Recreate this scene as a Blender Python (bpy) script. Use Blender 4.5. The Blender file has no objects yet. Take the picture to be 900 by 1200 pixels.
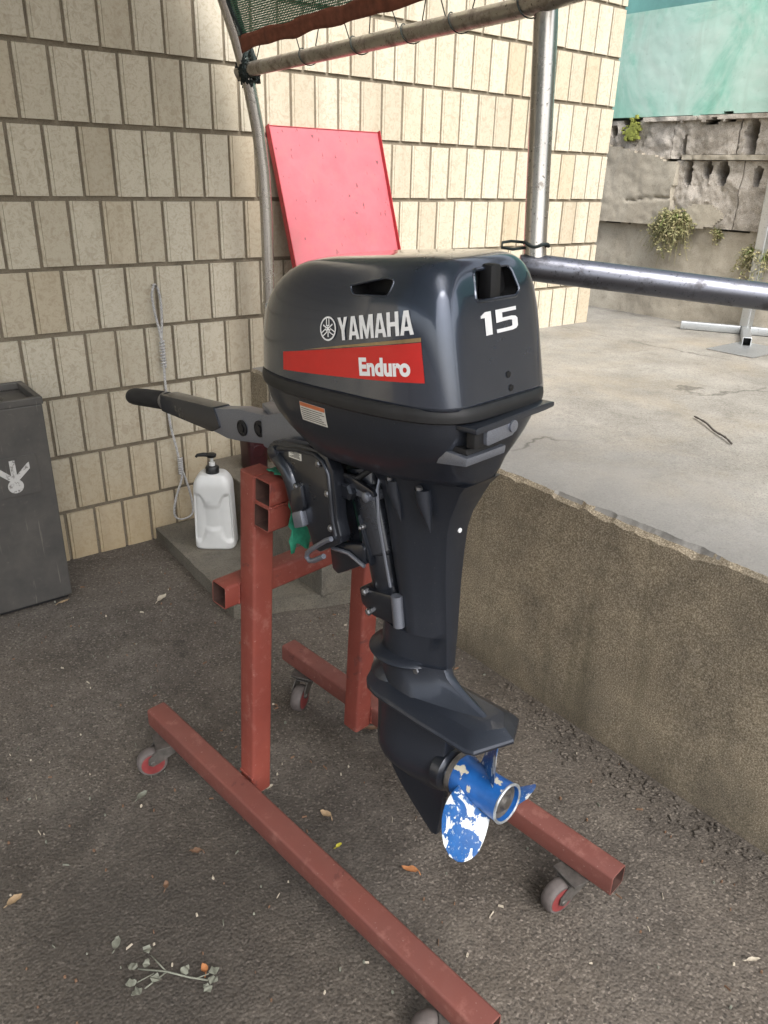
import bpy, bmesh, math, random
import numpy as np
from mathutils import Vector, Matrix, noise as mnoise
from mathutils.bvhtree import BVHTree

# ------------------------------------------------------------------ camera
scene = bpy.context.scene
COL = scene.collection
CAM_H = 1.393
YAW, PITCH, ROLL, F_PX = 0.67437781, 0.4164049, -0.02861878, 895.9
cd = bpy.data.cameras.new("camera"); cam = bpy.data.objects.new("camera", cd); COL.objects.link(cam)
fw = Vector((math.sin(YAW)*math.cos(PITCH), math.cos(YAW)*math.cos(PITCH), -math.sin(PITCH)))
rt = Vector((math.cos(YAW), -math.sin(YAW), 0)); dn = fw.cross(rt)
r_ = math.cos(ROLL)*rt + math.sin(ROLL)*dn; d_ = -math.sin(ROLL)*rt + math.cos(ROLL)*dn
cm = Matrix((r_, -d_, -fw)).transposed().to_4x4(); cm.translation = Vector((0, 0, CAM_H))
cam.matrix_world = cm
cd.sensor_fit = 'VERTICAL'; cd.sensor_height = 24.0; cd.lens = 24.0*F_PX/1200.0
cd.clip_start = 0.02; cd.clip_end = 500
scene.camera = cam

# ------------------------------------------------------------------ light
SUN_EL, SUN_AZ = math.radians(52), math.radians(194)      # azimuth clockwise from +Y: from behind the camera, over the open end of the alley
w = bpy.data.worlds.new("World"); scene.world = w; w.use_nodes = True
wn = w.node_tree.nodes; wl = w.node_tree.links
bg = wn["Background"]
sky = wn.new("ShaderNodeTexSky"); sky.sky_type = 'NISHITA'; sky.sun_disc = False
sky.sun_elevation = SUN_EL; sky.sun_rotation = SUN_AZ; sky.air_density = 1.0; sky.dust_density = 4.0; sky.ozone_density = 1.0
hs = wn.new("ShaderNodeHueSaturation"); hs.inputs['Saturation'].default_value = 0.38
wl.new(sky.outputs[0], hs.inputs['Color']); wl.new(hs.outputs[0], bg.inputs[0]); bg.inputs[1].default_value = 0.15
sd = bpy.data.lights.new("sun", 'SUN'); sun = bpy.data.objects.new("sun", sd); COL.objects.link(sun)
sd.energy = 1.3; sd.angle = math.radians(45); sd.color = (1.0, 0.98, 0.955)
sdir = Vector((math.sin(SUN_AZ)*math.cos(SUN_EL), math.cos(SUN_AZ)*math.cos(SUN_EL), math.sin(SUN_EL)))
sun.rotation_euler = sdir.to_track_quat('Z', 'Y').to_euler()
sun.location = sdir*20
scene.view_settings.view_transform = 'Standard'; scene.view_settings.look = 'None'
scene.view_settings.gamma = 1.0; scene.view_settings.use_curve_mapping = False
scene.view_settings.exposure = 1.58
scene.render.engine = 'CYCLES'
scene.cycles.max_bounces = 8; scene.cycles.diffuse_bounces = 5; scene.cycles.transparent_max_bounces = 16
random.seed(7); rng = np.random.default_rng(7)

# ------------------------------------------------------------------ materials
class NT:
    def __init__(s, name):
        s.m = bpy.data.materials.new(name); s.m.use_nodes = True
        s.n = s.m.node_tree.nodes; s.l = s.m.node_tree.links; s.b = s.n["Principled BSDF"]
        s.co = None
    def node(s, t, **k):
        x = s.n.new(t)
        for a, v in k.items(): setattr(x, a, v)
        return x
    def coord(s, world=False):
        if s.co is None:
            if world: s.co = s.node("ShaderNodeNewGeometry").outputs['Position']
            else: s.co = s.node("ShaderNodeTexCoord").outputs['Object']
        return s.co
    def noise(s, scale, detail=4, rough=.6, dist=0, vec=None):
        x = s.node("ShaderNodeTexNoise"); x.inputs['Scale'].default_value = scale; x.inputs['Detail'].default_value = detail
        x.inputs['Roughness'].default_value = rough; x.inputs['Distortion'].default_value = dist
        s.l.new(vec or s.coord(), x.inputs['Vector']); return x.outputs['Fac']
    def voro(s, scale, feature='F1', out='Distance', vec=None):
        x = s.node("ShaderNodeTexVoronoi"); x.feature = feature; x.inputs['Scale'].default_value = scale
        s.l.new(vec or s.coord(), x.inputs['Vector']); return x.outputs[out]
    def ramp(s, fac, stops):
        x = s.node("ShaderNodeValToRGB"); e = x.color_ramp.elements
        while len(e) < len(stops): e.new(.5)
        for i, (p, c) in enumerate(stops):
            e[i].position = p; e[i].color = (*c, 1) if len(c) == 3 else c
        s.l.new(fac, x.inputs[0]); return x.outputs[0]
    def step(s, fac, a, b):
        if a > b: return s.ramp(fac, [(b, (1, 1, 1)), (a, (0, 0, 0))])
        return s.ramp(fac, [(a, (0, 0, 0)), (b, (1, 1, 1))])
    def mix(s, fac, a, b, mode='MIX'):
        x = s.node("ShaderNodeMix"); x.data_type = 'RGBA'; x.blend_type = mode
        for i, v in ((0, fac), (6, a), (7, b)):
            if isinstance(v, (int, float)): x.inputs[i].default_value = v
            elif isinstance(v, tuple): x.inputs[i].default_value = (*v, 1)
            else: s.l.new(v, x.inputs[i])
        return x.outputs[2]
    def math(s, op, a, b=0.0):
        x = s.node("ShaderNodeMath"); x.operation = op
        for i, v in ((0, a), (1, b)):
            if isinstance(v, (int, float)): x.inputs[i].default_value = v
            else: s.l.new(v, x.inputs[i])
        return x.outputs[0]
    def base(s, c):
        if isinstance(c, tuple): s.b.inputs['Base Color'].default_value = (*c, 1)
        else: s.l.new(c, s.b.inputs['Base Color'])
    def set(s, **k):
        nm = dict(rough='Roughness', metal='Metallic', coat='Coat Weight', coatr='Coat Roughness', spec='Specular IOR Level', alpha='Alpha')
        for a, v in k.items():
            i = s.b.inputs[nm[a]]
            if isinstance(v, (int, float)): i.default_value = v
            else: s.l.new(v, i)
        return s
    def bump(s, h, strength=.5, dist=.002):
        x = s.node("ShaderNodeBump"); x.inputs['Strength'].default_value = strength; x.inputs['Distance'].default_value = dist
        s.l.new(h, x.inputs['Height'])
        prev = s.b.inputs['Normal']
        if prev.is_linked: s.l.new(prev.links[0].from_socket, x.inputs['Normal'])
        s.l.new(x.outputs[0], prev); return s

def simple(name, c, rough=.5, metal=0., var=.25, scale=40, bump=0., bscale=200, coat=0., world=False, spec=.5):
    t = NT(name); t.coord(world)
    n = t.noise(scale, 5)
    d = tuple(x*(1-var) for x in c); l = tuple(min(1, x*(1+var)) for x in c)
    t.base(t.ramp(n, [(.3, d), (.7, l)])); t.set(rough=rough, metal=metal, coat=coat, spec=spec)
    if bump: t.bump(t.noise(bscale, 4), bump, .001)
    return t.m

def m_asphalt():
    t = NT("asphalt"); t.coord(True)
    big = t.noise(1.3, 4); mid = t.noise(9, 5, .65); fine = t.noise(260, 3, .7)
    c = t.ramp(mid, [(.3, (.070, .060, .050)), (.55, (.102, .088, .074)), (.75, (.140, .121, .100))])
    c = t.mix(t.step(big, .42, .62), c, (.105, .085, .066), 'MIX') if False else t.mix(t.math('MULTIPLY', t.step(big, .42, .66), .5), c, (.115, .094, .072))
    c = t.mix(t.step(t.noise(2.0, 6, .68), .50, .68), c, t.mix(.68, c, (.036, .029, .023)))
    v = t.voro(210, 'F1', 'Color')
    sp = t.node("ShaderNodeSeparateColor"); t.l.new(v, sp.inputs[0])
    c = t.mix(t.math('MULTIPLY', t.step(sp.outputs[0], .80, .97), .5), c, (.26, .225, .19))
    c = t.mix(t.math('MULTIPLY', t.step(sp.outputs[1], .68, .90), .6), c, (.034, .029, .025))
    c = t.mix(t.math('MULTIPLY', t.step(fine, .58, .72), .32), c, (.2, .175, .15))
    dm = t.node('ShaderNodeVectorMath'); dm.operation = 'DISTANCE'; t.l.new(t.coord(), dm.inputs[0]); dm.inputs[1].default_value = (.36, 1.05, 0)
    damp = t.step(t.math('ADD', dm.outputs['Value'], t.math('MULTIPLY', t.noise(3.2, 6, .65), .9)), 1.0, .62)
    c = t.mix(t.math('MULTIPLY', damp, .62), c, (.030, .026, .022))
    spots = t.voro(6.5, 'SMOOTH_F1')
    c = t.mix(t.math('MULTIPLY', t.math('MULTIPLY', t.step(t.math('ADD', spots, t.math('MULTIPLY', t.noise(30, 3), .12)), .17, .12), t.step(t.noise(1.6, 2), .5, .56)), .55), c, (.035, .029, .024))
    t.base(c)
    t.set(rough=.88, spec=.35)
    h = t.math('ADD', t.math('MULTIPLY', t.voro(150), -1.0), t.math('MULTIPLY', t.noise(60, 5, .7), 1.2))
    t.bump(h, .55, .0045); t.bump(t.noise(14, 4), .3, .010)
    return t.m
def m_aggregate():
    t = NT("aggregate_wash"); t.coord(True)
    fine = t.noise(260, 4, .8); mid = t.noise(7, 5, .6); big = t.noise(1.8, 4)
    c = t.ramp(fine, [(.33, (.115, .096, .068)), (.5, (.275, .235, .175)), (.64, (.54, .48, .385))])
    c = t.mix(.6, c, t.ramp(mid, [(.3, (.35, .33, .3)), (.7, (1.15, 1.08, .95))]), 'MULTIPLY')
    c = t.mix(t.math('MULTIPLY', t.step(big, .5, .7), .35), c, (.14, .13, .105))
    # streaks that have run down from the edge
    mp = t.node("ShaderNodeMapping"); mp.inputs['Scale'].default_value = (1, 9, .7); t.l.new(t.coord(), mp.inputs[0])
    c = t.mix(t.math('MULTIPLY', t.step(t.noise(1.6, 4, .6, 0, mp.outputs[0]), .54, .72), .5), c, (.10, .088, .055))
    sz = t.node('ShaderNodeSeparateXYZ'); t.l.new(t.coord(), sz.inputs[0])
    foot = t.ramp(t.math('ADD', sz.outputs[2], t.math('MULTIPLY', t.noise(9, 5), .18)), [(.06, (1, 1, 1)), (.24, (0, 0, 0))])
    c = t.mix(t.math('MULTIPLY', foot, .45), c, (.075, .066, .05))
    t.base(c); t.set(rough=.92, spec=.25)
    t.bump(t.noise(190, 4, .8), .8, .004); t.bump(mid, .3, .01)
    return t.m
def m_concrete(name, a, b, world=True, speck=.5, stain=(.3, .24, .16), stain_amt=.35, bump=.35):
    t = NT(name); t.coord(world)
    n = t.noise(3.2, 6, .62); f = t.noise(210, 3, .75)
    c = t.ramp(n, [(.32, a), (.66, b)])
    c = t.mix(t.math('MULTIPLY', t.step(t.noise(1.1, 4, .6), .5, .7), stain_amt), c, stain)
    c = t.mix(t.math('MULTIPLY', t.step(f, .545, .66), speck), c, tuple(x*.45 for x in a))
    c = t.mix(t.math('MULTIPLY', t.step(f, .455, .35), speck*.6), c, tuple(min(.8, x*1.35) for x in b))
    c = t.mix(t.math('MULTIPLY', t.step(t.noise(28, 5, .7), .57, .7), .3), c, tuple(x*.55 for x in a))
    c = t.mix(t.math('MULTIPLY', t.step(t.noise(9, 6, .75, .6), .52, .68), .42), c, tuple(x*.6 for x in a))
    c = t.mix(t.math('MULTIPLY', t.step(t.noise(95, 4, .75), .56, .68), .45), c, tuple(x*.5 for x in a))
    if name == "platform_concrete":
        c = t.mix(t.math('MULTIPLY', t.step(t.noise(1.9, 6, .7, .3), .48, .72), .4), c, (.26, .215, .145))
        px = t.node("ShaderNodeSeparateXYZ"); t.l.new(t.coord(), px.inputs[0])
        edge = t.ramp(t.math('ADD', px.outputs[0], t.math('MULTIPLY', t.noise(4, 5, .7), .5)), [(0, (1, 1, 1)), (1, (1, 1, 1))])
        gray = t.math('MULTIPLY', t.step(t.math('MULTIPLY', t.math('ADD', px.outputs[0], t.math('MULTIPLY', t.noise(3, 6, .75), 1.1)), .3), .80, .66), .6)
        c = t.mix(gray, c, (.215, .21, .20))
        mpv = t.node("ShaderNodeMapping"); mpv.inputs['Rotation'].default_value = (0, 0, .6); mpv.inputs['Scale'].default_value = (1, .35, 1); t.l.new(t.coord(), mpv.inputs[0])
        vv = t.node("ShaderNodeTexVoronoi"); vv.feature = 'DISTANCE_TO_EDGE'; vv.inputs['Scale'].default_value = 1.1
        wv_ = t.node("ShaderNodeVectorMath"); wv_.operation = 'ADD'; nz = t.node("ShaderNodeTexNoise"); nz.inputs['Scale'].default_value = 6; nz.inputs['Detail'].default_value = 5
        sc_ = t.node("ShaderNodeVectorMath"); sc_.operation = 'SCALE'; sc_.inputs['Scale'].default_value = .16
        t.l.new(t.coord(), nz.inputs['Vector']); t.l.new(nz.outputs['Color'], sc_.inputs[0]); t.l.new(mpv.outputs[0], wv_.inputs[0]); t.l.new(sc_.outputs[0], wv_.inputs[1]); t.l.new(wv_.outputs[0], vv.inputs['Vector'])
        crack = t.math('MULTIPLY', t.math('MULTIPLY', t.step(vv.outputs['Distance'], .006, .001), t.step(t.noise(1.2, 3), .48, .56)), .7)
        c = t.mix(crack, c, (.05, .045, .038))
    t.base(c); t.set(rough=.9, spec=.25)
    t.bump(t.noise(170, 4, .7), bump, .003); t.bump(t.noise(22, 4), bump*.7, .006)
    return t.m
def m_tile():
    t = NT("split_tile"); t.coord(True)
    oi = t.node("ShaderNodeObjectInfo").outputs['Random']
    c = t.ramp(oi, [(0, (.40, .35, .265)), (.3, (.45, .405, .315)), (.75, (.48, .435, .345)), (.93, (.45, .395, .30)), (1, (.41, .345, .245))])
    v = t.noise(38, 5, .7, 1.6)
    c = t.mix(t.math('MULTIPLY', t.step(v, .48, .62), .38), c, (.25, .195, .125))
    c = t.mix(t.math('MULTIPLY', t.step(t.noise(170, 3, .7, .6), .56, .70), .35), c, (.22, .18, .12))
    # rust-brown dirt, more of it near the ground, where splashes reach
    sp = t.node("ShaderNodeSeparateXYZ"); t.l.new(t.coord(), sp.inputs[0])
    lowm = t.ramp(t.math('ADD', sp.outputs[2], t.math('MULTIPLY', t.noise(6, 4), .25)), [(.1, (1, 1, 1)), (.62, (0, 0, 0))])
    c = t.mix(t.math('MULTIPLY', lowm, .6), c, (.36, .255, .12))
    c = t.mix(t.math('MULTIPLY', t.step(t.noise(2.2, 4, .6), .55, .72), .25), c, (.34, .27, .18))
    ms = t.node('ShaderNodeMapping'); ms.inputs['Scale'].default_value = (9, 9, .9); t.l.new(t.coord(), ms.inputs[0])
    c = t.mix(t.math('MULTIPLY', t.step(t.noise(1.5, 5, .65, 0, ms.outputs[0]), .54, .72), .28), c, (.25, .195, .125))
    t.base(c); t.set(rough=.75, spec=.3)
    t.bump(t.noise(140, 4, .7, .8), .35, .002)
    return t.m
def m_red_paint(name="red_oxide_paint", k=1.0, dust=.0):
    t = NT(name); t.coord()
    c = t.ramp(t.noise(6, 5), [(.3, (.165*k, .036*k, .026*k)), (.7, (.225*k, .054*k, .038*k))])
    if dust: c = t.mix(t.math('MULTIPLY', t.ramp(t.noise(4.5, 5, .65), [(.25, (.5,)*3), (.75, (1,)*3)]), dust), c, (.135, .072, .061))
    c = t.mix(t.math('MULTIPLY', t.step(t.noise(28, 5, .7), .56, .68), .35), c, (.32, .15, .12))
    c = t.mix(t.math('MULTIPLY', t.step(t.noise(16, 4, .6, .5), .66, .70), .75), c, (.10, .032, .028))
    c = t.mix(t.math('MULTIPLY', t.step(t.noise(120, 3), .67, .73), .45), c, (.38, .26, .22))
    c = t.mix(t.step(t.noise(21, 6, .75), .70, .72), c, (.05, .03, .024))
    t.base(c); t.set(rough=t.ramp(t.noise(30), [(.3, (.42,)*3), (.7, (.65,)*3)]), spec=.4)
    t.bump(t.noise(70, 4), .12, .002); return t.m
def m_motor(name, rough, c=(.040, .051, .076), metal=.62, coat=1.0):
    t = NT(name); t.coord()
    t.base(t.ramp(t.noise(900, 2), [(.35, tuple(x*.85 for x in c)), (.65, tuple(x*1.15 for x in c))]))
    sm = t.noise(9, 5, .65)
    t.set(metal=metal, coat=coat, coatr=t.ramp(sm, [(.35, (.05,)*3), (.75, (.16,)*3)]))
    t.set(rough=t.ramp(sm, [(.3, (rough,)*3), (.75, (rough+.14,)*3)]))
    # dust specks, scuffs and water marks
    mp = t.node("ShaderNodeMapping"); mp.inputs['Rotation'].default_value = (.5, .2, .3); mp.inputs['Scale'].default_value = (6, 60, 60); t.l.new(t.coord(), mp.inputs[0])
    scr = t.math('MULTIPLY', t.step(t.noise(4, 3, .6, 0, mp.outputs[0]), .70, .73), t.step(t.noise(7, 3), .52, .62))
    dust = t.math('ADD', t.math('MULTIPLY', t.step(t.noise(240, 2), .70, .76), .25), t.math('MULTIPLY', t.step(t.noise(13, 6, .75), .52, .75), .035))
    old = t.b.inputs['Base Color'].links[0].from_socket
    t.base(t.mix(t.math('MINIMUM', t.math('ADD', dust, t.math('MULTIPLY', scr, .35)), .6), old, (.20, .195, .185)))
    return t.m
def m_chipped_blue():
    t = NT("chipped_blue_paint"); t.coord()
    n = t.noise(24, 4, .55, .4)
    f = t.step(n, .525, .54)
    c = t.mix(f, t.ramp(t.noise(40), [(.3, (.006, .062, .21)), (.7, (.012, .10, .31))]), (.66, .68, .66))
    c = t.mix(t.math('MULTIPLY', t.step(t.noise(130, 4, .7), .57, .64), .6), c, (.36, .42, .47))
    c = t.mix(t.step(t.noise(60, 4), .66, .72), c, (.30, .26, .17))
    t.base(c); t.set(rough=.4, metal=t.math('MULTIPLY', f, .15)); t.bump(f, .4, .001)
    return t.m
def m_blue():
    t = NT("blue_hub_paint"); t.coord()
    c = t.ramp(t.noise(30), [(.3, (.006, .06, .22)), (.7, (.012, .105, .36))])
    c = t.mix(t.step(t.noise(34, 4, .6), .60, .63), c, (.5, .46, .36)); c = t.mix(t.step(t.noise(20, 4, .6), .64, .68), c, (.03, .035, .04))
    t.base(c); t.set(rough=.4); return t.m
def m_steel(name, a=(.42, .40, .37), rust=(.10, .065, .04), amt=.55, rough=.3):
    t = NT(name); t.coord(True)
    n = t.noise(17, 6, .7); n2 = t.noise(3.5, 4)
    f = t.math('MULTIPLY', t.step(n, .70-amt*.22, .74-amt*.12), .75)
    c = t.mix(f, a, rust)
    c = t.mix(t.math('MULTIPLY', t.step(t.noise(150, 3), .63, .68), .8), c, tuple(x*.25 for x in rust))
    c = t.mix(t.math('MULTIPLY', t.step(n2, .5, .7), .35), c, tuple(x*.55 for x in a))
    t.base(c); t.set(metal=t.ramp(f, [(0, (.95,)*3), (1, (.45,)*3)]), rough=t.ramp(f, [(0, (rough,)*3), (1, (.55,)*3)]))
    return t.m
def m_net():
    t = NT("shade_net_weave"); uv = t.node("ShaderNodeTexCoord").outputs['UV']; t.co = uv
    w1 = t.node("ShaderNodeTexWave"); w1.bands_direction = 'X'; w1.inputs['Scale'].default_value = 52; w1.inputs['Distortion'].default_value = 1.2
    w1.inputs['Detail Scale'].default_value = 8
    w2 = t.node("ShaderNodeTexWave"); w2.bands_direction = 'Y'; w2.inputs['Scale'].default_value = 38; w2.inputs['Distortion'].default_value = 1.6
    w2.inputs['Detail Scale'].default_value = 8
    for x in (w1, w2): t.l.new(uv, x.inputs['Vector'])
    a = t.math('MAXIMUM', t.step(w1.outputs['Fac'], .30, .36), t.step(w2.outputs['Fac'], .26, .32))
    a = t.math('MAXIMUM', a, t.step(t.noise(6, 3), .62, .7))
    t.base(t.ramp(w1.outputs['Fac'], [(.3, (.008, .045, .022)), (.9, (.04, .16, .085))])); t.set(rough=.6, alpha=a)
    return t.m
def m_pink():
    t = NT("faded_red_paint"); t.coord()
    n = t.noise(5, 5, .6)
    c = t.ramp(n, [(.3, (.34, .06, .075)), (.55, (.39, .088, .104)), (.75, (.35, .072, .088))])
    mp = t.node("ShaderNodeMapping"); mp.inputs['Scale'].default_value = (26, 26, 5); t.l.new(t.coord(), mp.inputs[0])
    c = t.mix(t.step(t.noise(2.4, 3, .5, .3, mp.outputs[0]), .675, .69), c, (.12, .035, .04))
    c = t.mix(t.math('MULTIPLY', t.step(t.noise(9, 6, .75), .50, .68), .5), c, (.30, .10, .10))
    c = t.mix(t.math('MULTIPLY', t.step(t.noise(3, 4), .6, .75), .35), c, (.46, .19, .20))
    t.base(c); t.set(rough=.55); return t.m
def m_green_render():
    t = NT("green_render"); t.coord(True)
    n = t.noise(2.6, 6, .65, .8)
    c = t.ramp(n, [(.30, (.13, .36, .27)), (.42, (.25, .47, .385)), (.54, (.37, .54, .47)), (.74, (.45, .57, .51))])
    mp = t.node("ShaderNodeMapping"); mp.inputs['Scale'].default_value = (1, 5, .7); t.l.new(t.coord(), mp.inputs[0])
    c = t.mix(t.math('MULTIPLY', t.step(t.noise(3, 5, .6, .5, mp.outputs[0]), .52, .7), .45), c, (.30, .40, .34))
    c = t.mix(t.math('MULTIPLY', t.step(t.noise(40, 5, .75), .6, .7), .4), c, (.2, .3, .25))
    t.base(c); t.set(rough=.85); t.bump(t.noise(30, 5), .3, .004); return t.m

MAT = dict(
    asphalt=m_asphalt(), aggregate=m_aggregate(),
    platform=m_concrete("platform_concrete", (.155, .145, .125), (.25, .236, .207), stain=(.24, .185, .115), stain_amt=.18, speck=.75, bump=.5),
    slab=m_concrete("slab_concrete", (.085, .078, .066), (.155, .142, .118), speck=.7, bump=.6),
    old_plaster=m_concrete("old_plaster", (.30, .265, .21), (.45, .41, .335), stain=(.21, .165, .11), speck=.35),
    rough_block=m_concrete("rough_block", (.28, .25, .21), (.50, .455, .40), stain=(.3, .25, .2), speck=.8, bump=.9),
    mortar=m_concrete("mortar", (.155, .13, .095), (.235, .20, .15), stain=(.17, .135, .09)),
    tile=m_tile(), red=m_red_paint(), red_rail=m_red_paint("red_oxide_rail_paint", .85, .55),
    gloss=m_motor("cowling_paint", .16), satin=m_motor("casing_paint", .36, (.027, .032, .044), .5, .4),
    dark_cast=m_motor("bracket_paint", .25, (.026, .030, .040), .6, .6),
    arm_paint=m_motor("arm_paint", .34, (.20, .215, .255), .65, .3),
    rubber=simple("black_rubber", (.012, .012, .013), .55, var=.3), grip=simple("grip_rubber", (.010, .010, .011), .75, bump=.3),
    void=simple("black_plastic", (.006, .006, .007), .6),
    white_print=simple("white_print", (.78, .78, .78), .4, var=.03), red_print=simple("red_print", (.52, .016, .012), .35, var=.05),
    gold_print=simple("gold_print", (.30, .21, .10), .35, metal=.4), label=simple("label_paper", (.62, .60, .54), .5, var=.06),
    label_ink=simple("label_ink", (.09, .08, .07), .6), label_orange=simple("label_orange", (.55, .16, .06), .5),
    worn_edge=simple("worn_aluminium", (.42, .44, .45), .42, metal=.6, var=.5, scale=60), bolt=simple("bolt_metal", (.30, .30, .31), .35, metal=.9), 
    blue_chip=m_chipped_blue(), blue=m_blue(),
    tube_in=simple("tube_inside", (.05, .022, .016), .85), caster_metal=simple("caster_metal", (.13, .12, .11), .55, metal=.6, var=.4),
    tyre=simple("caster_tyre", (.10, .085, .08), .7), caster_red=simple("caster_red", (.20, .035, .035), .5),
    steel=m_steel("worn_steel_pipe", (.47, .445, .41), (.15, .11, .075), .55, .27), steel_stained=m_steel("stained_steel_pipe", (.40, .37, .32), (.12, .085, .055), 1.0, .33), steel_dark=m_steel("dark_steel_pipe", (.13, .134, .155), (.035, .032, .034), .8, .34),
    galv=m_steel("galvanised", (.55, .57, .58), (.30, .29, .27), .3, .45),
    net=m_net(), hem=simple("net_hem", (.19, .06, .032), .8, var=.3), cord=simple("dark_cord", (.012, .02, .018), .8),
    pink=m_pink(), panel_edge=simple("panel_edge_red", (.30, .02, .025), .5),
    jug=simple("jug_plastic", (.56, .56, .545), .38, var=.05, scale=9), black=simple("black_cap", (.01, .01, .01), .4),
    rope=simple("grey_rope", (.42, .41, .40), .85, var=.3, scale=120, bump=.6, bscale=300),
    bin=None, green_cloth=simple("green_cloth", (.012, .17, .10), .7, var=.4, scale=60), green_render=m_green_render(),
    teal=simple("teal_render", (.12, .26, .24), .85, var=.2, scale=4, world=True), maroon=simple("maroon_plastic", (.028, .005, .007), .35),
)
t = NT("weathered_bin_metal"); t.coord()
c = t.ramp(t.noise(7, 6, .65), [(.3, (.062, .060, .058)), (.7, (.108, .10, .090))])
c = t.mix(t.math('MULTIPLY', t.step(t.noise(45, 5, .75), .60, .72), .5), c, (.17, .15, .13))
mp = t.node("ShaderNodeMapping"); mp.inputs['Scale'].default_value = (40, 40, 3); t.l.new(t.coord(), mp.inputs[0])
c = t.mix(t.math('MULTIPLY', t.step(t.noise(2, 3, .5, 0, mp.outputs[0]), .66, .70), .5), c, (.20, .18, .16))
t.base(c); t.set(rough=.5, metal=.3); t.bump(t.noise(18, 5), .12, .003); MAT['bin'] = t.m
t = NT("arrow_print"); t.coord(); t.base(t.mix(t.step(t.noise(90, 5, .7), .52, .62), (.46, .45, .43), (.18, .17, .16))); t.set(rough=.6); MAT['arrow'] = t.m
t = NT("green_leaf"); t.coord()
oi = t.node("ShaderNodeObjectInfo").outputs['Random']
t.base(t.ramp(t.noise(35, 3), [(.3, (.10, .115, .035)), (.55, (.20, .18, .08)), (.72, (.32, .26, .15))])); t.set(rough=.65); MAT['leaf'] = t.m
MAT['leaf_fresh'] = simple("fresh_leaf", (.13, .19, .03), .55, var=.4)
MAT['moss'] = simple("yellow_moss", (.20, .22, .045), .95, var=.5, scale=60)

# ------------------------------------------------------------------ mesh helpers
class MB:
    def __init__(s): s.v = []; s.f = []; s.mi = []
    def add(s, vs, fs, mi=0):
        k = len(s.v); s.v += [tuple(v) for v in vs]; s.f += [tuple(i+k for i in f) for f in fs]; s.mi += [mi]*len(fs); return s
    def box(s, a, b, mi=0, bev=0.0, m=None):
        (x0, y0, z0), (x1, y1, z1) = a, b
        bm = bmesh.new(); bmesh.ops.create_cube(bm, size=1)
        for v in bm.verts: v.co = Vector((x0+(v.co.x+.5)*(x1-x0), y0+(v.co.y+.5)*(y1-y0), z0+(v.co.z+.5)*(z1-z0)))
        if bev: bmesh.ops.bevel(bm, geom=bm.edges[:], offset=bev, segments=2, profile=.6, affect='EDGES')
        if m: bmesh.ops.transform(bm, matrix=m, verts=bm.verts)
        return s.bm(bm, mi)
    def bm(s, bm, mi=0):
        bm.verts.index_update()
        s.add([v.co[:] for v in bm.verts], [[v.index for v in f.verts] for f in bm.faces], mi); bm.free(); return s
    def prism(s, poly, ax, lo, hi, mi=0, bev=0.0):
        """poly: 2D outline in the two axes other than ax."""
        o = [i for i in range(3) if i != ax]
        bm = bmesh.new()
        def mk(p, h):
            c = [0, 0, 0]; c[o[0]] = p[0]; c[o[1]] = p[1]; c[ax] = h; return bm.verts.new(c)
        A = [mk(p, lo) for p in poly]; B = [mk(p, hi) for p in poly]; n = len(poly)
        bm.faces.new(A); bm.faces.new(B[::-1])
        for i in range(n): bm.faces.new((A[i], B[i], B[(i+1) % n], A[(i+1) % n]))
        bmesh.ops.recalc_face_normals(bm, faces=bm.faces)
        if bev: bmesh.ops.bevel(bm, geom=bm.edges[:], offset=bev, segments=2, profile=.6, affect='EDGES', clamp_overlap=True)
        return s.bm(bm, mi)
    def tube(s, pts, r, seg=12, mi=0, cap=True):
        pts = [Vector(p) for p in pts]; n = len(pts); rr = r if isinstance(r, (list, tuple)) else [r]*n
        up = None; vs = []
        for i, p in enumerate(pts):
            d = (pts[min(i+1, n-1)]-pts[max(i-1, 0)]).normalized()
            if up is None:
                up = d.orthogonal().normalized()
            else:
                up = (up-d*up.dot(d)).normalized()
            q = d.cross(up)
            for k in range(seg):
                a = 2*math.pi*k/seg; vs.append(p+(up*math.cos(a)+q*math.sin(a))*rr[i])
        fs = [(i*seg+k, i*seg+(k+1) % seg, (i+1)*seg+(k+1) % seg, (i+1)*seg+k) for i in range(n-1) for k in range(seg)]
        if cap: fs += [tuple(range(seg))[::-1], tuple((n-1)*seg+k for k in range(seg))]
        return s.add(vs, fs, mi)
    def rings(s, rings, mi=0, cap0=True, cap1=True):
        n = len(rings[0]); vs = [p for r in rings for p in r]
        fs = [(i*n+k, i*n+(k+1) % n, (i+1)*n+(k+1) % n, (i+1)*n+k) for i in range(len(rings)-1) for k in range(n)]
        if cap0: fs.append(tuple(range(n))[::-1])
        if cap1: fs.append(tuple((len(rings)-1)*n+k for k in range(n)))
        return s.add(vs, fs, mi)
    def lathe(s, prof, c, ax, seg=24, mi=0, cap=True):
        """prof: (radius, height along ax) pairs."""
        o = [(1, 2), (2, 0), (0, 1)][ax]; R = []
        for r, h in prof:
            ring = []
            for k in range(seg):
                a = 2*math.pi*k/seg; p = list(c); p[ax] += h; p[o[0]] += r*math.cos(a); p[o[1]] += r*math.sin(a); ring.append(p)
            R.append(ring)
        return s.rings(R, mi, cap, cap)
    def xf(s, m):
        s.v = [tuple(m @ Vector(v)) for v in s.v]; return s
    def mesh(s, name, mats, smooth=False, angle=None, fix=True):
        me = bpy.data.meshes.new(name); me.from_pydata(s.v, [], s.f)
        for m in (mats if isinstance(mats, (list, tuple)) else [mats]): me.materials.append(m)
        me.polygons.foreach_set('material_index', s.mi)
        if fix:
            bm = bmesh.new(); bm.from_mesh(me); bmesh.ops.recalc_face_normals(bm, faces=bm.faces); bm.to_mesh(me); bm.free()
        if smooth: me.polygons.foreach_set('use_smooth', [True]*len(me.polygons))
        if smooth and angle: me.set_sharp_from_angle(angle=math.radians(angle))
        me.update(); return me
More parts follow.
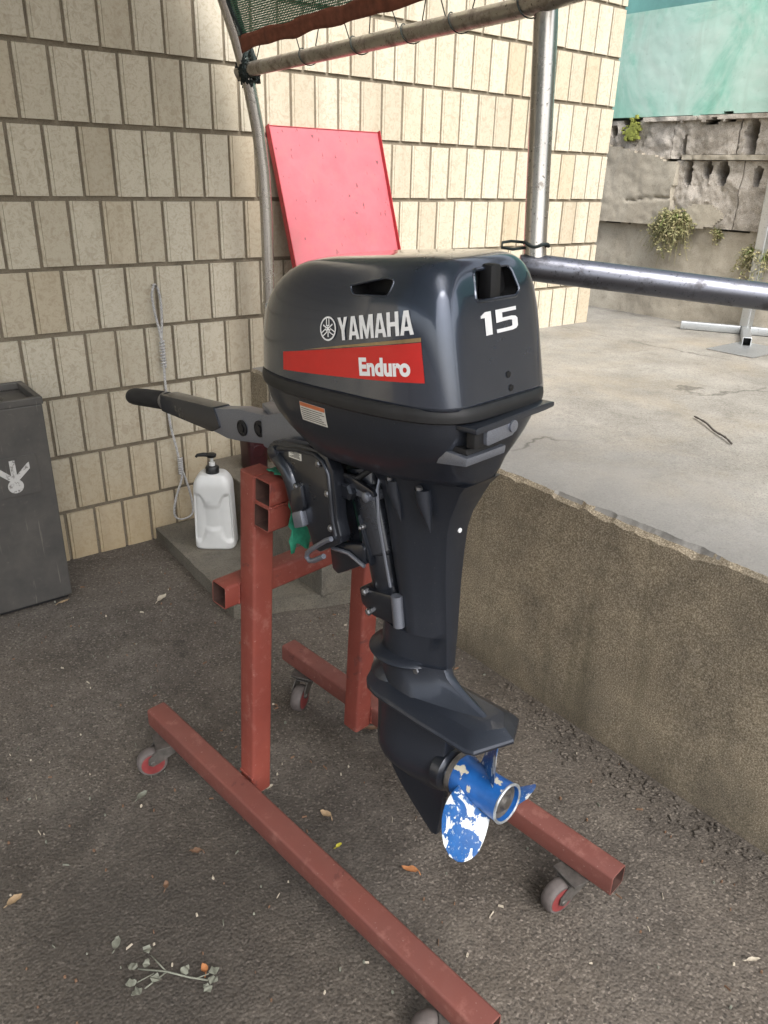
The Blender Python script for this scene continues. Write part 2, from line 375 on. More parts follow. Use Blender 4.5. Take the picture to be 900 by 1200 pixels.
def link(name, me, parent=None, loc=None):
    o = bpy.data.objects.new(name, me); COL.objects.link(o)
    if parent: o.parent = parent
    if loc is not None: o.location = loc
    return o
def obj(name, mb, mats, parent=None, smooth=False, angle=None, fix=True, loc=None):
    return link(name, mb.mesh(name, mats, smooth, angle, fix), parent, loc)
def tag(o, label=None, cat=None, group=None, kind=None):
    if label: o['label'] = label
    if cat: o['category'] = cat
    if group: o['group'] = group
    if kind: o['kind'] = kind
    return o
def thing(name, label, cat, loc=(0, 0, 0), rotz=0, group=None):
    o = bpy.data.objects.new(name, None); COL.objects.link(o); o.location = loc; o.rotation_euler = (0, 0, rotz)
    return tag(o, label, cat, group)
def fbm(x, y=0., z=0., o=4):
    return mnoise.fractal((x, y, z), 1.0, 2.0, o)

# ================================================================== SETTING
# ---- ground
mb = MB()
xs = [-40, -12, -4] + list(np.linspace(-1.5, 2.0, 71)) + [5, 14, 40]
ys = [-40, -12, -3] + list(np.linspace(-.6, 3.0, 73)) + [6, 14, 40]
vs = [(x, y, (fbm(x*2.1, y*2.1)*.004 if -1.5 < x < 2 and -.6 < y < 3 else 0)-.004) for y in ys for x in xs]
nx = len(xs)
fs = [(j*nx+i, j*nx+i+1, (j+1)*nx+i+1, (j+1)*nx+i) for j in range(len(ys)-1) for i in range(nx-1)]
ground = tag(obj('ground', MB().add(vs, fs), MAT['asphalt'], smooth=True), 'dark brownish worn asphalt ground under the motor stand', kind='structure')

# ---- raised concrete platform with its chipped edge
def edge_j(y): return fbm(y*5, 3.1)*.007 + fbm(y*40, 9.7)*.004
def chip(y):
    q = fbm(y*7.5, 7.3, 1.0, 6)+fbm(y*45, 2.2)*.12
    c_ = min(1, max(0, q-.20)*5)*.008
    if .70 < y < 1.06: c_ = max(c_, .016*min(1, 4*math.sin((y-.70)/.36*math.pi))*(.7+.6*fbm(y*24, 4)))
    return max(0, c_)
yy = list(np.arange(-.4, 2.79, .008)); yy = [-8, -2] + yy + [2.792]
prof = []
for y in yy:
    j, ch = edge_j(y), chip(y)
    prof.append([(11, y, .645), (2.2, y, .645), (1.75, y, .645+fbm(y*3, 2)*.002), (1.57+j*.8+ch*.9, y, .645+fbm(y*30, 4)*.0015), (1.513+j*.6+ch*1.1, y, .644+fbm(y*50, 8)*.0015),
                 (1.509+j*.6+ch*.9, y, .640-ch*.75), (1.503+j*.4+ch*.12, y, .634-ch*1.1), (1.502+fbm(y*7, 5)*.003, y, .57-ch*.3), (1.502+fbm(y*3, 6)*.004, y, .3), (1.504+fbm(y*5, 8)*.003, y, .02), (1.506, y, -.05)])
n = len(prof[0]); mb = MB()
mb.v = [p for r in prof for p in r]
for i in range(len(prof)-1):
    for k in range(n-1):
        mb.f.append((i*n+k, i*n+k+1, (i+1)*n+k+1, (i+1)*n+k)); mb.mi.append(0 if k < 4 or (k == 4 and chip(yy[i]) > .006) else 1)
mb.add([(3.70, 2.792, .645), (11, 2.792, .645), (11, 12, .645), (3.70, 12, .645)], [(0, 1, 2, 3)], 0)
plat = obj('concrete_platform', mb, [MAT['platform'], MAT['aggregate']], smooth=True, angle=32, fix=False)
bm = bmesh.new(); bm.from_mesh(plat.data); bmesh.ops.recalc_face_normals(bm, faces=bm.faces)
if sum(f.normal.z*f.calc_area() for f in bm.faces) < 0: bmesh.ops.reverse_faces(bm, faces=bm.faces)
bm.to_mesh(plat.data); bm.free()
tag(plat, 'raised pale concrete platform with a chipped edge over a brown aggregate face', kind='structure')

# ---- low slab and step block in the corner
out = [(1.03, 2.775), (1.022, 2.5), (1.012, 2.25), (1.0, 2.05), (1.03, 2.018), (1.10, 2.01), (1.2, 1.975), (1.3, 1.93), (1.4, 1.905), (1.497, 1.9), (1.497, 2.775)]
o2 = []
for i in range(len(out)):
    a, b = out[i], out[(i+1) % len(out)]
    for k in range(10):
        u = k/10; x, y = a[0]+(b[0]-a[0])*u, a[1]+(b[1]-a[1])*u
        e = .006 if 1 <= i <= 8 else 0
        o2.append((x+fbm(x*22, y*22)*e, y+fbm(x*22, y*22, 5)*e))
mb = MB().prism(o2, 2, -.03, .05, bev=0); 
tag(obj('concrete_slab', mb, MAT['slab']), 'low grey concrete slab in the corner under the white jug', kind='structure')
mb = MB().box((1.275, 1.925, .045), (1.498, 2.778, .29), bev=.007)
tag(obj('concrete_step', mb, MAT['slab']), 'square concrete step block between the low slab and the platform', kind='structure')

# ---- tiled building wall
PITCH_X, JOINT = .1089, .0105
COURSE = [2.392, 2.172, 1.953, 1.734, 1.514, 1.291, 1.071, .853, .633, .413, .196, -.02]
WALL_END = 3.668
tw = thing('tiled_wall', 'cream split-face tile wall of the building behind the motor', 'wall', (1.5, 2.8, 0))
mb = MB().box((-5.5, 0, -.2), (WALL_END+.009-1.5, .3, 4.8))
link('mortar_bed', mb.mesh('mortar_bed', MAT['mortar']), tw)
def tile_mesh(name, wd, ht):
    d = .010
    pr = [(0, .004), (0, -d*.80), (.0012, -d*.88), (.0090, -d*.90), (.0100, -d*.72), (.0114, -d), (wd-.0015, -d), (wd, -d*.85), (wd, .004)]
    m = MB(); k = len(pr)
    m.v = [(x, y, -ht/2+ (0 if y > -.002 else .0)) for x, y in pr] + [(x, y, ht/2) for x, y in pr]
    m.f = [(i, i+1, k+i+1, k+i) for i in range(k-1)] + [tuple(range(k))[::-1], tuple(range(k, 2*k))]
    m.mi = [0]*len(m.f)
    return m.mesh(name, MAT['tile'])
tcache = {}
rest = MB(); ntile = 0
for r in range(-9, len(COURSE)-1):
    if r >= 0: zt, zb = COURSE[r], COURSE[r+1]
    else: zt, zb = COURSE[0]-r*.2195, COURSE[0]-(r+1)*.2195
    ph = (.804 if r % 2 == 0 else .740+.005)
    zt -= .008; zb += .008; 
    i0 = math.floor((-4.0-ph)/PITCH_X)
    for i in range(i0, 60):
        x0 = ph+PITCH_X*i+JOINT/2; wd = PITCH_X-JOINT
        end = WALL_END+.012
        if x0 > end-.014: break
        wd = min(wd, end-x0)
        if zt > 4.75: continue
        zc, ht = (zt+zb)/2, zt-zb
        vis = x0 > .42 and r >= 1 and not (x0 > 1.55 and zt < .66) and not (x0 < .52 and zt < .5)
        if vis and ntile < 298:
            key = (round(wd, 3), round(ht, 3))
            if key not in tcache: tcache[key] = tile_mesh('tile', *key)
            o = link('tile', tcache[key], tw, (x0-1.5+random.gauss(0, .0006), random.uniform(-.0012, .0012), zc+random.gauss(0, .0008)))
            o.rotation_euler = (random.gauss(0, .004), random.gauss(0, .0025), random.gauss(0, .006)); ntile += 1
        elif not (x0 > 1.6 and zt < .64):
            d = .010; X = x0-1.5
            rest.add([(X, .004, zb), (X, -d, zb), (X+wd, -d, zb), (X+wd, .004, zb), (X, .004, zt), (X, -d, zt), (X+wd, -d, zt), (X+wd, .004, zt)],
                     [(0, 1, 5, 4), (1, 2, 6, 5), (2, 3, 7, 6), (0, 3, 2, 1), (4, 5, 6, 7)])
ro = link('tile_field', rest.mesh('tile_field', MAT['tile']), tw); ro['kind'] = 'stuff'

# ---- old retaining wall beyond the platform (faces -X)
rw = thing('retaining_wall', 'crumbling grey concrete retaining wall with green render along its top', 'wall', (4.2, 2.6, 0))
def relief(name, y0, y1, z0, z1, depth, front, mat, amp=.004, fs=8, inside=None, holes=None, step=.011, smooth=True):
    """a block of wall standing 'front' proud of x=4.2, its face a height field; local to rw"""
    ny, nz = max(3, int((y1-y0)/step)), max(3, int((z1-z0)/step))
    V = []; 
    for j in range(nz+1):
        for i in range(ny+1):
            y = y0+(y1-y0)*i/ny; z = z0+(z1-z0)*j/nz
            h = front + fbm(y*fs, z*fs, front*40)*amp + fbm(y*fs*5, z*fs*5, 3)*amp*.45
            if holes: h -= holes(y, z)
            V.append((-h, y-2.6, z))
    keep = []
    for j in range(nz):
        for i in range(ny):
            y = y0+(y1-y0)*(i+.5)/ny; z = z0+(z1-z0)*(j+.5)/nz
            if inside is None or inside(y, z): keep.append((i, j))
    F = [(j*(ny+1)+i, j*(ny+1)+i+1, (j+1)*(ny+1)+i+1, (j+1)*(ny+1)+i) for i, j in keep]
    me = bpy.data.meshes.new(name); me.from_pydata(V, [], F); me.materials.append(mat)
    bm = bmesh.new(); bm.from_mesh(me)
    bmesh.ops.delete(bm, geom=[v for v in bm.verts if not v.link_faces], context='VERTS')
    bmesh.ops.recalc_face_normals(bm, faces=bm.faces)
    if bm.faces and sum(f.normal.x for f in bm.faces) > 0: bmesh.ops.reverse_faces(bm, faces=bm.faces)
    ed = [e for e in bm.edges if e.is_boundary]
    r = bmesh.ops.extrude_edge_only(bm, edges=ed)
    for v in [g for g in r['geom'] if isinstance(g, bmesh.types.BMVert)]: v.co.x = depth
    for f in bm.faces: f.smooth = smooth
    bm.to_mesh(me); bm.free()
    me.set_sharp_from_angle(angle=math.radians(50))
    return link(name, me, rw)
link('wall_core', MB().box((.24, -9, -.1), (.45, .95, 2.2)).mesh('wall_core', MAT['old_plaster']), rw)
relief('lower_wall', 1.2, 3.5, .6, 1.165, .1, .0, MAT['old_plaster'], .008, 3, inside=lambda y, z: z < 1.16+fbm(y*5, 2)*.012)
relief('plaster_patch', 2.665, 3.5, 1.165, 1.62, .1, .05, MAT['old_plaster'], .008, 4,
       inside=lambda y, z: y > 2.675+fbm(z*7, 5)*.02 and z > 1.166 and z < 1.49+(y-2.68)*.2+fbm(y*9, 4)*.02,
       holes=lambda y, z: .016*max(0, 1-abs(z-1.31-(y-2.75)*-.10-fbm(y*9, 6)*.014)/.009)*(y < 2.98))
relief('plaster_patch', 2.36, 2.63, 1.16, 1.34, .1, .035, MAT['old_plaster'], .006, 6, inside=lambda y, z: ((y-2.49)/.125)**2+((z-1.225)/.06)**2 < 1+.25*fbm(y*14, z*14))
def hol(cs):
    def f(y, z):
        d = 0
        for (cy, cz, ry, rz) in cs:
            q = ((y-cy)/ry)**2+((z-cz)/rz)**2 + .5*fbm(y*30, z*30, cy)
            if q < 1: d = max(d, .20*min(1, (1-q)*9))
        return d
    return f
H = hol([(2.612, 1.440, .024, .066), (2.508, 1.457, .021, .047), (2.413, 1.447, .030, .062), (2.215, 1.425, .018, .04), (1.95, 1.44, .024, .05)])
for a, b in ((2.30, 2.70), (1.88, 2.294), (1.2, 1.874)):
    relief('hollow_block', a, b, 1.165, 1.515, .1, .02, MAT['rough_block'], .017, 11, holes=H, inside=lambda y, z: z < 1.507 and z > 1.17)
H2 = hol([(2.665, 1.575, .012, .05), (2.52, 1.705, .04, .03), (2.285, 1.62, .030, .11), (2.08, 1.62, .04, .10), (2.42, 1.712, .025, .02), (3.02, 1.70, .05, .02), (3.14, 1.66, .02, .03)])
for a, b in ((2.745, 3.5), (2.36, 2.74), (1.96, 2.352), (1.2, 1.95)):
    relief('hollow_block', a, b, 1.49, 1.722, .1, .025, MAT['rough_block'], .019, 12, holes=H2, inside=lambda y, z: z > 1.53-(.02 if y > 2.7 else 0)+fbm(y*12, 6)*.01 and z < 1.71+fbm(y*13, 2)*.008)
for a, b in ((2.60, 2.93), (2.18, 2.59), (1.2, 2.17)):
    relief('cap_stone', a, b, 1.690, 1.722, .1, .055, MAT['rough_block'], .014, 12, inside=lambda y, z: z > 1.700+fbm(y*15, 3)*.012)
relief('green_render', 1.2, 3.6, 1.715, 2.245, .1, .045, MAT['green_render'], .003, 3, inside=lambda y, z: z > 1.727+fbm(y*6, 9)*.012)
relief('bond_strip', 1.2, 2.66, 1.507, 1.532, .1, .04, MAT['old_plaster'], .01, 15)
mb = MB().box((.40, -6, 2.0), (.8, 1.6, 3.6)); link('upper_wall', mb.mesh('upper_wall', MAT['teal']), rw)
mb = MB().box((.0, -9, 2.235), (.45, 1.05, 2.25)); link('wall_coping', mb.mesh('wall_coping', MAT['teal']), rw)
# moss patch and soil line
mb = MB()
for k in range(140):
    a, r = random.uniform(0, 6.28), abs(random.gauss(0, .028)); y, z = .40+r*math.cos(a), 1.655+r*math.sin(a)*1.1; q = random.uniform(.004, .011)
    mb.box((-.052-q*.8, y-q, z-q), (-.03, y+q, z+q), bev=q*.4)
mo = tag(obj('moss', mb, MAT['moss'], loc=(4.2, 2.6, 0)), 'yellow-green moss patch on the rough block course', 'moss', kind='stuff')

# ---- grass tufts growing out of the wall
def tuft(name, label, c, R, nb, fresh):
    t = thing(name, label, 'plant', c)
    for nm, mat, cnt in (('dry_stems', MAT['leaf'], nb), ('fresh_leaves', MAT['leaf_fresh'], fresh)):
        m = MB()
        for k in range(cnt):
            u = Vector((-abs(random.gauss(.5, .35)), random.gauss(0, .8), random.gauss(.05, .6) if nm == 'dry_stems' else random.uniform(.4, 1.2))).normalized()
            L = R*random.uniform(.55, 1.1); wd = random.uniform(.0018, .004); p = Vector((random.uniform(-.02, .02), random.uniform(-R*.35, R*.35), random.uniform(-.02, .02)))
            side = u.cross(Vector((random.gauss(0, 1), random.gauss(0, 1), random.gauss(0, 1)))).normalized(); prev = None
            for q in range(4):
                s_ = q/3; pt = p+u*L*s_+Vector((0, 0, -L*.75*s_*s_)); w_ = wd*(1-s_*.8)
                cur = (pt-side*w_, pt+side*w_)
                if prev: m.add([prev[0], prev[1], cur[1], cur[0]], [(0, 1, 2, 3)])
                prev = cur
            if nm == 'dry_stems':
                for q in range(4):
                    s_ = random.uniform(.3, 1); pt = p+u*L*s_+Vector((0, 0, -L*.75*s_*s_)); a = Vector((random.gauss(0, 1), random.gauss(0, 1), random.gauss(0, 1))).normalized(); b = a.orthogonal()
                    m.add([pt, pt+a*.011+b*.004, pt+a*.02, pt+a*.011-b*.004], [(0, 1, 2, 3)])
        obj(nm, m, mat, t, fix=False)
    return t
tuft('grass_tuft', 'bushy dry grass tuft growing from the ledge of the retaining wall', (4.165, 2.635, 1.205), .14, 420, 90)
tuft('leafy_plant', 'small leafy plant on the retaining wall behind the steel upright', (4.17, 2.1, 1.06), .12, 150, 70)
tuft('small_weed', 'thin weed sprouting below the wall ledge left of the steel upright', (4.18, 2.37, 1.15), .035, 26, 5)

# ================================================================== MOTOR STAND
so = Vector((0.61780886, 1.10927541, 0.08719738))
SU, SV = Vector((.99373151, .11179303, .01364735)), Vector((-.11179303, .99373151, .01526577))
SM = Matrix((SU, SV, Vector((0, 0, 1)))).transposed()
LEAN = SU*.0784 + SV*.0315 + Vector((0, 0, 1))
SML = Matrix((SU, SV, LEAN)).transposed()
W, S = .0501, .3681
stand = thing('motor_stand', 'red oxide painted square tube stand on casters carrying the outboard motor', 'stand', so)
def sq_tube(ax, a0, a1, c, wd=W, th=.003, r=.006):
    """hollow square tube along axis ax, c = low corner in the other two axes"""
    o = [i for i in range(3) if i != ax]; m = MB()
    def ring(h, inset, rad):
        pts = []
        lo, hi = inset, wd-inset
        for (cx, cy, st) in ((hi-rad, hi-rad, 0), (lo+rad, hi-rad, 90), (lo+rad, lo+rad, 180), (hi-rad, lo+rad, 270)):
            for q in range(4):
                a = math.radians(st+q*30); p = [0, 0, 0]; p[ax] = h; p[o[0]] = c[0]+cx+rad*math.cos(a); p[o[1]] = c[1]+cy+rad*math.sin(a); pts.append(p)
        return pts
    R = [ring(a0+.05, th, r*.5), ring(a0, th, r*.5), ring(a0, 0.0008, r), ring(a0+.001, 0, r), ring(a1-.001, 0, r), ring(a1, .0008, r), ring(a1, th, r*.5), ring(a1-.05, th, r*.5)]
    n = 16
    for i in range(7):
        mi = 1 if i in (0, 6) else 0
        k = len(m.v); m.add(R[i]+R[i+1], [(q, (q+1) % n, n+(q+1) % n, n+q) for q in range(n)], mi)
    m.add(R[0], [tuple(range(n))], 1); m.add(R[7], [tuple(range(n))], 1)
    bm = bmesh.new(); vv = [bm.verts.new(v) for v in m.v]
    fl = [bm.faces.new([vv[i] for i in f]) for f in m.f]
    for f, mi in zip(fl, m.mi): f.material_index = mi
    bmesh.ops.remove_doubles(bm, verts=bm.verts, dist=1e-6)
    bmesh.ops.recalc_face_normals(bm, faces=bm.faces)
    bm.verts.index_update(); mm = MB(); mm.v = [v.co[:] for v in bm.verts]; mm.f = [tuple(v.index for v in f.verts) for f in bm.faces]; mm.mi = [f.material_index for f in bm.faces]; bm.free()
    return mm
RM = [MAT['red'], MAT['tube_in']]; RR = [MAT['red_rail'], MAT['tube_in']]
pv = .0969; TT = .7572
for nm, m, mm, mats in (
        ('base_rail', sq_tube(1, -.606, .475, (-W-.0008, 0)), SM, RR), ('base_rail', sq_tube(1, -.596, .470, (S+.0008, 0)), SM, RR),
        ('post', sq_tube(2, .004, TT+.002, (0, pv)), SML, RM), ('post', sq_tube(2, .0, TT, (S-W, pv+.001)), SML, RM),
        ('crossbeam', sq_tube(0, -.034, S-.005, (pv+W+.0005, .464)), SML, RM),
        ('transom_tube', sq_tube(0, .001, S, (pv-W-.0005, TT-W+.004)), SML, RM), ('transom_tube', sq_tube(0, -.001, S, (pv-W-.0005, TT-2*W+.003)), SML, RM)):
    obj(nm, m.xf(mm), mats, stand, smooth=True, angle=35)
obj('post_cap', MB().box((.0015, pv+.0015, TT+.0015), (W-.0015, pv+W-.0015, TT+.0035), bev=.0008).xf(SML), MAT['red'], stand)
# casters
TR = .046
def caster_parts():
    f = MB().box((-.032, -.036, -.0055), (.032, .036, -.0005), bev=.001).lathe([(.02, -.014), (.026, -.010), (.026, -.0055)], (0, 0, 0), 2, 20)
    f.box((-.019, -.024, -.0135), (.019, .036, -.0105), bev=.001)
    for s in (-1, 1):
        f.prism([(-.022, -.011), (.030, -.011), (TR+.010, -.034), (TR+.012, -.050), (TR+.002, -.058), (TR-.012, -.054), (-.012, -.030)], 0, s*.0185-.0014, s*.0185+.0014)
    f.lathe([(.006, -.023), (.0075, -.021), (.0075, .021), (.005, .023)], (0, TR, -.049), 0, 10)
    for s in (-1, 1):
        for q in (-1, 1): f.lathe([(.0055, -.004), (.0055, .0)], (s*.023, q*.028, -.0055), 2, 6)
    wl_ = MB().lathe([(.024, -.0145), (.033, -.0145), (.0365, -.010), (.0375, -.004), (.0375, .004), (.0365, .010), (.033, .0145), (.024, .0145)], (0, TR, -.049), 0, 28, 0)
    for s in (-1, 1): wl_.lathe([(.0, s*.0150), (.020, s*.0155), (.0285, s*.0148)], (0, TR, -.049), 0, 20, 1)
    return f.mesh('caster_fork', MAT['caster_metal']), wl_.mesh('wheel', [MAT['tyre'], MAT['caster_red']], True, 40)
fork_me, wheel_me = caster_parts()
for (u, v, rz) in ((-W/2-.012, .400, 1.35), (S+W/2-.004, .385, 2.15), (S+W/2-.016, -.515, 1.45), (-W/2, -.54, .9)):
    c = SM @ Vector((u, v, 0))
    k = link('caster', fork_me, stand, c); k.rotation_euler = (0, 0, rz)
    bot = so.z+c.z-.0865
    link('wheel', wheel_me, k, (0, 0, -bot))
# weld beads where posts, beams and rails meet
def bead(pts, mm):
    P_ = dense_pts(pts); m = MB().tube(P_, [.0028+.0009*math.sin(i*1.9) for i in range(len(P_))], 6)
    return obj('weld_bead', m.xf(mm), MAT['red'], stand, smooth=True)
def dense_pts(pts, d=.004):
    out = [Vector(pts[0])]
    for a, b in zip(pts, pts[1:]):
        a, b = Vector(a), Vector(b); n_ = max(1, int((b-a).length/d)); out += [a+(b-a)*(k+1)/n_ for k in range(n_)]
    return out
bead([(.001, pv, W), (.001, pv+W, W)], SML); bead([(.001, pv-.001, TT-2*W+.002), (W-.002, pv-.001, TT-2*W+.002)], SML)
bead([(.001, pv-W, TT-W+.0035), (S-.01, pv-W, TT-W+.0035)], SML); bead([(.002, pv-W, TT-W+.0035), (.002, pv-.002, TT-W+.0035)], SML)
bead([(0, pv+W+.001, .465+W), (0, pv+W+.001, .465)], SML); bead([(W, pv+W, .464), (W, pv+W, .464+W)], SML)
bead([(S, pv, W), (S, pv, .004)], SML); bead([(.0, pv, TT), (W, pv, TT+.001)], SML)

# ================================================================== OUTBOARD MOTOR
MM = Matrix(((.9937315, -.1116398, -.0058508), (.1117930, .9923696, .0520079), (.0136473, -.0370911, .9994285)))
MO = Vector((0.7867432, 1.1282802, 0.8395174))
motor = thing('outboard_motor', 'dark grey outboard boat motor with tiller, clamped to the red stand', 'outboard motor', MO)
def mpart(name, mb, mats, parent=None, smooth=True, angle=40, label=None):
    o = obj(name, mb.xf(MM), mats, parent or motor, smooth=smooth, angle=angle)
    if label: o['label'] = label
    return o
ZS = .238; YC = -.13
def ctop(y): return .446-.055*max(0, y+.34)-.55*max(0, y+.10)**2
NA = 8.0
def rr(s, m): return max(0., 1-s**m)**(1/m)
def cdim(s): return .153*(1-.075*s)*rr(s, 5.2), .240*rr(s, 3.3), (.258-.034*s)*rr(s, 9)
def ctaper(y): t = min(1, max(0, (YC-y)/.258)); return 1-.15*t*t
def cpt(s, ph):
    b, lf, la = cdim(s); c, sn = math.cos(ph), math.sin(ph)
    n = 2.6 if c >= 0 else NA
    y = YC+(lf if c >= 0 else la)*math.copysign(abs(c)**(2/n), c)
    x = b*math.copysign(abs(sn)**(2/n), sn)*ctaper(y)
    return (x, y, ZS+s*(ctop(y)-ZS))
def side_x(y, z):
    """x of the port side of the cowling at (y, z)"""
    s = min(.9999, max(0, (z-ZS)/(ctop(y)-ZS))); b, lf, la = cdim(s)
    if y >= YC: t, n = (y-YC)/lf, 2.6
    else: t, n = (YC-y)/la, NA
    t = min(.999, t); return -b*ctaper(y)*(1-t**n)**(1/n)
def aft_y(x, z):
    s = min(.9999, max(0, (z-ZS)/(.446-ZS))); b, lf, la = cdim(s); lo, hi = 0., 1.
    for _ in range(40):
        t = (lo+hi)/2; y = YC-t*la
        if b*ctaper(y)*max(0, 1-t**NA)**(1/NA) > abs(x): lo = t
        else: hi = t
    return YC-lo*la
# upper cowling
NP = 168
ss = list(np.linspace(0, .62, 24)) + [math.sin(a)**(2/5.2) for a in np.linspace(.44, math.pi/2-.02, 34)]
ss = sorted(set(ss))
mb = MB(); rings = [[cpt(s, 2*math.pi*k/NP) for k in range(NP)] for s in ss]
mb.rings(rings, 0, True, True)
ref = mb.mesh('cowling_ref', MAT['gloss'], True)
def poly_prism(pl, ax, lo, hi):
    m = MB(); m.prism(pl, ax, lo, hi); return m
def bev_poly(pl, r, n=4):
    out = []
    for i in range(len(pl)):
        p, a, b = Vector(pl[i]), Vector(pl[i-1]), Vector(pl[(i+1) % len(pl)])
        rr_ = min(r, (a-p).length*.45, (b-p).length*.45); q0 = p+(a-p).normalized()*rr_; q1 = p+(b-p).normalized()*rr_
        for k in range(n+1):
            u = k/n; out.append(tuple(q0*(1-u)**2+p*2*u*(1-u)+q1*u*u))
    return out
WIN_P = bev_poly([(-.196, .398), (-.262, .412), (-.280, .410), (-.274, .388), (-.206, .385)], .007)
WIN_A = bev_poly([(-.038, .421), (.047, .423), (.057, .388), (.047, .380), (-.047, .380)], .009)
c1 = bpy.data.objects.new('cut_a', poly_prism(WIN_P, 0, -.2, -.098).mesh('cut_a', MAT['void'])); COL.objects.link(c1)
c2 = bpy.data.objects.new('cut_b', poly_prism(WIN_A, 1, -.5, -.335).mesh('cut_b', MAT['void'])); COL.objects.link(c2)
tmp = bpy.data.objects.new('tmp', ref.copy()); COL.objects.link(tmp)
for c in (c1, c2):
    md = tmp.modifiers.new('b', 'BOOLEAN'); md.operation = 'DIFFERENCE'; md.object = c; md.solver = 'EXACT'; md.material_mode = 'TRANSFER'
dg = bpy.context.evaluated_depsgraph_get(); dg.update()
cut = bpy.data.meshes.new_from_object(tmp.evaluated_get(dg))
for o in (tmp, c1, c2): bpy.data.objects.remove(o)
# keep the smooth shading of the uncut surface on the outside faces
bmr = bmesh.new(); bmr.from_mesh(ref); bvh = BVHTree.FromBMesh(bmr); bmr.faces.ensure_lookup_table()
from mathutils.interpolate import poly_3d_calc
vn = {}
nrm = []
vmi = [m.name for m in cut.materials]
cut.polygons.foreach_set('use_smooth', [True]*len(cut.polygons))
for p in cut.polygons:
    isv = 'black_plastic' in vmi[p.material_index]
    for li in p.loop_indices:
        vi = cut.loops[li].vertex_index
        if isv: nrm.append(p.normal[:])
        else:
            if vi not in vn:
                loc, nn, fi, d = bvh.find_nearest(cut.vertices[vi].co)
                f = bmr.faces[fi]; ws = poly_3d_calc([v.co for v in f.verts], loc); q = Vector((0, 0, 0))
                for w_, v in zip(ws, f.verts): q += v.normal*w_
                vn[vi] = q.normalized()[:]
            nrm.append(vn[vi])
bmr.free()
cut.transform(MM.to_4x4())
cut.normals_split_custom_set([tuple((MM @ Vector(q)).normalized()) for q in nrm])
cowl = link('cowling', cut, motor)
# handle lip round the rear opening and rim round the side vent
def rim_tube(pl, fn, r): 
    pts = [fn(*p) for p in pl]; return MB().tube(pts+[pts[0], pts[1]], r, 8, cap=False)
mpart('handle_rim', rim_tube(WIN_A, lambda x, z: (x, aft_y(x, z)+.001, z), .0028), MAT['gloss'], cowl)
mpart('vent_rim', rim_tube(WIN_P, lambda y, z: (side_x(y, z)+.001, y, z), .0018), MAT['gloss'], cowl)
mpart('grip_bar', MB().box((-.012, -.362, .378), (.012, -.338, .428), bev=.006), MAT['void'], cowl)
for x, z in ((.011, .272), (.015, .252)):
    mpart('plug', MB().lathe([(.0, -.0022), (.0045, -.0018), (.0055, .0005), (.0055, .004)], (x, aft_y(x, z), z), 1, 14), MAT['void'], cowl)
def sering(z, yf, ya, b, nf=2.6, na=4.5, yc=YC, N=NP, tp=.0):
    out = []
    for k in range(N):
        c, sn = math.cos(2*math.pi*k/N), math.sin(2*math.pi*k/N); n_ = nf if c >= 0 else na
        y = yc+((yf-yc) if c >= 0 else (yc-ya))*math.copysign(abs(c)**(2/n_), c)
        t_ = min(1, max(0, (yc-y)/max(1e-4, yc-ya))); out.append((b*math.copysign(abs(sn)**(2/n_), sn)*(1-tp*t_*t_), y, z))
    return out
# rubber seam band
prf = [(.241, .0), (.2405, .006), (.237, .0085), (.229, .0095), (.221, .0085), (.218, .004), (.2175, -.004)]
mpart('seam_band', MB().rings([sering(z, .099+e, -.388-e, .153+e, 2.5, 5, tp=.15) for z, e in prf]), MAT['rubber'])
# lower cowling pan
pan = [(.2185, .097, -.387, .151, .15), (.205, .094, -.386, .150, .15), (.190, .088, -.383, .148, .16), (.170, .072, -.376, .143, .20), (.150, .050, -.368, .134, .26), (.130, .025, -.360, .122, .34), (.112, .008, -.358, .108, .42),
       (.1005, -.002, -.353, .099, .46), (.0995, -.004, -.351, .095, .46), (.097, -.02, -.348, .07, .42), (.092, -.03, -.345, .058, .3)]
mpart('lower_cowling', MB().rings([sering(z, yf, ya, b, 2.8, 5, tp=tp) for z, yf, ya, b, tp in pan]), MAT['satin'])
lowc = motor.children[-1] if False else [o for o in bpy.data.objects if o.name == 'lower_cowling'][0]
# latch and lips on the aft face of the pan
mpart('latch_recess', MB().box((-.090, -.405, .184), (-.068, -.389, .208), bev=.003), MAT['void'], lowc, angle=30)
mpart('latch_lever', MB().prism(bev_poly([(-.070, .186), (-.008, .190), (-.002, .198), (-.002, .212), (-.010, .216), (-.070, .210)], .006), 1, -.411, -.382, bev=.002), MAT['arm_paint'], lowc, angle=30)  # paler than the pan: reflected light on the latch put into the colour
mpart('latch_pivot', MB().lathe([(.0, -.004), (.009, -.003), (.010, .004)], (-.010, -.411, .204), 1, 20), MAT['arm_paint'], lowc, angle=30)
mpart('latch_shelf', MB().prism(bev_poly([(-.096, .208), (.070, .212), (.094, .214), (.094, .221), (.066, .222), (-.096, .2175)], .003), 1, -.412, -.37, bev=.0015), MAT['satin'], lowc, angle=30)
mpart('pan_lip', MB().prism([(-.396, .158), (-.398, .171), (-.35, .174), (-.338, .150)], 0, -.097, -.006, bev=.002), MAT['arm_paint'], lowc, angle=30)  # pale paint imitates the light the lip reflects
mpart('lip_slot', MB().prism([(-.392, .1725), (-.390, .181), (-.345, .183), (-.34, .174)], 0, -.090, -.010, bev=.001), MAT['void'], lowc, angle=30)
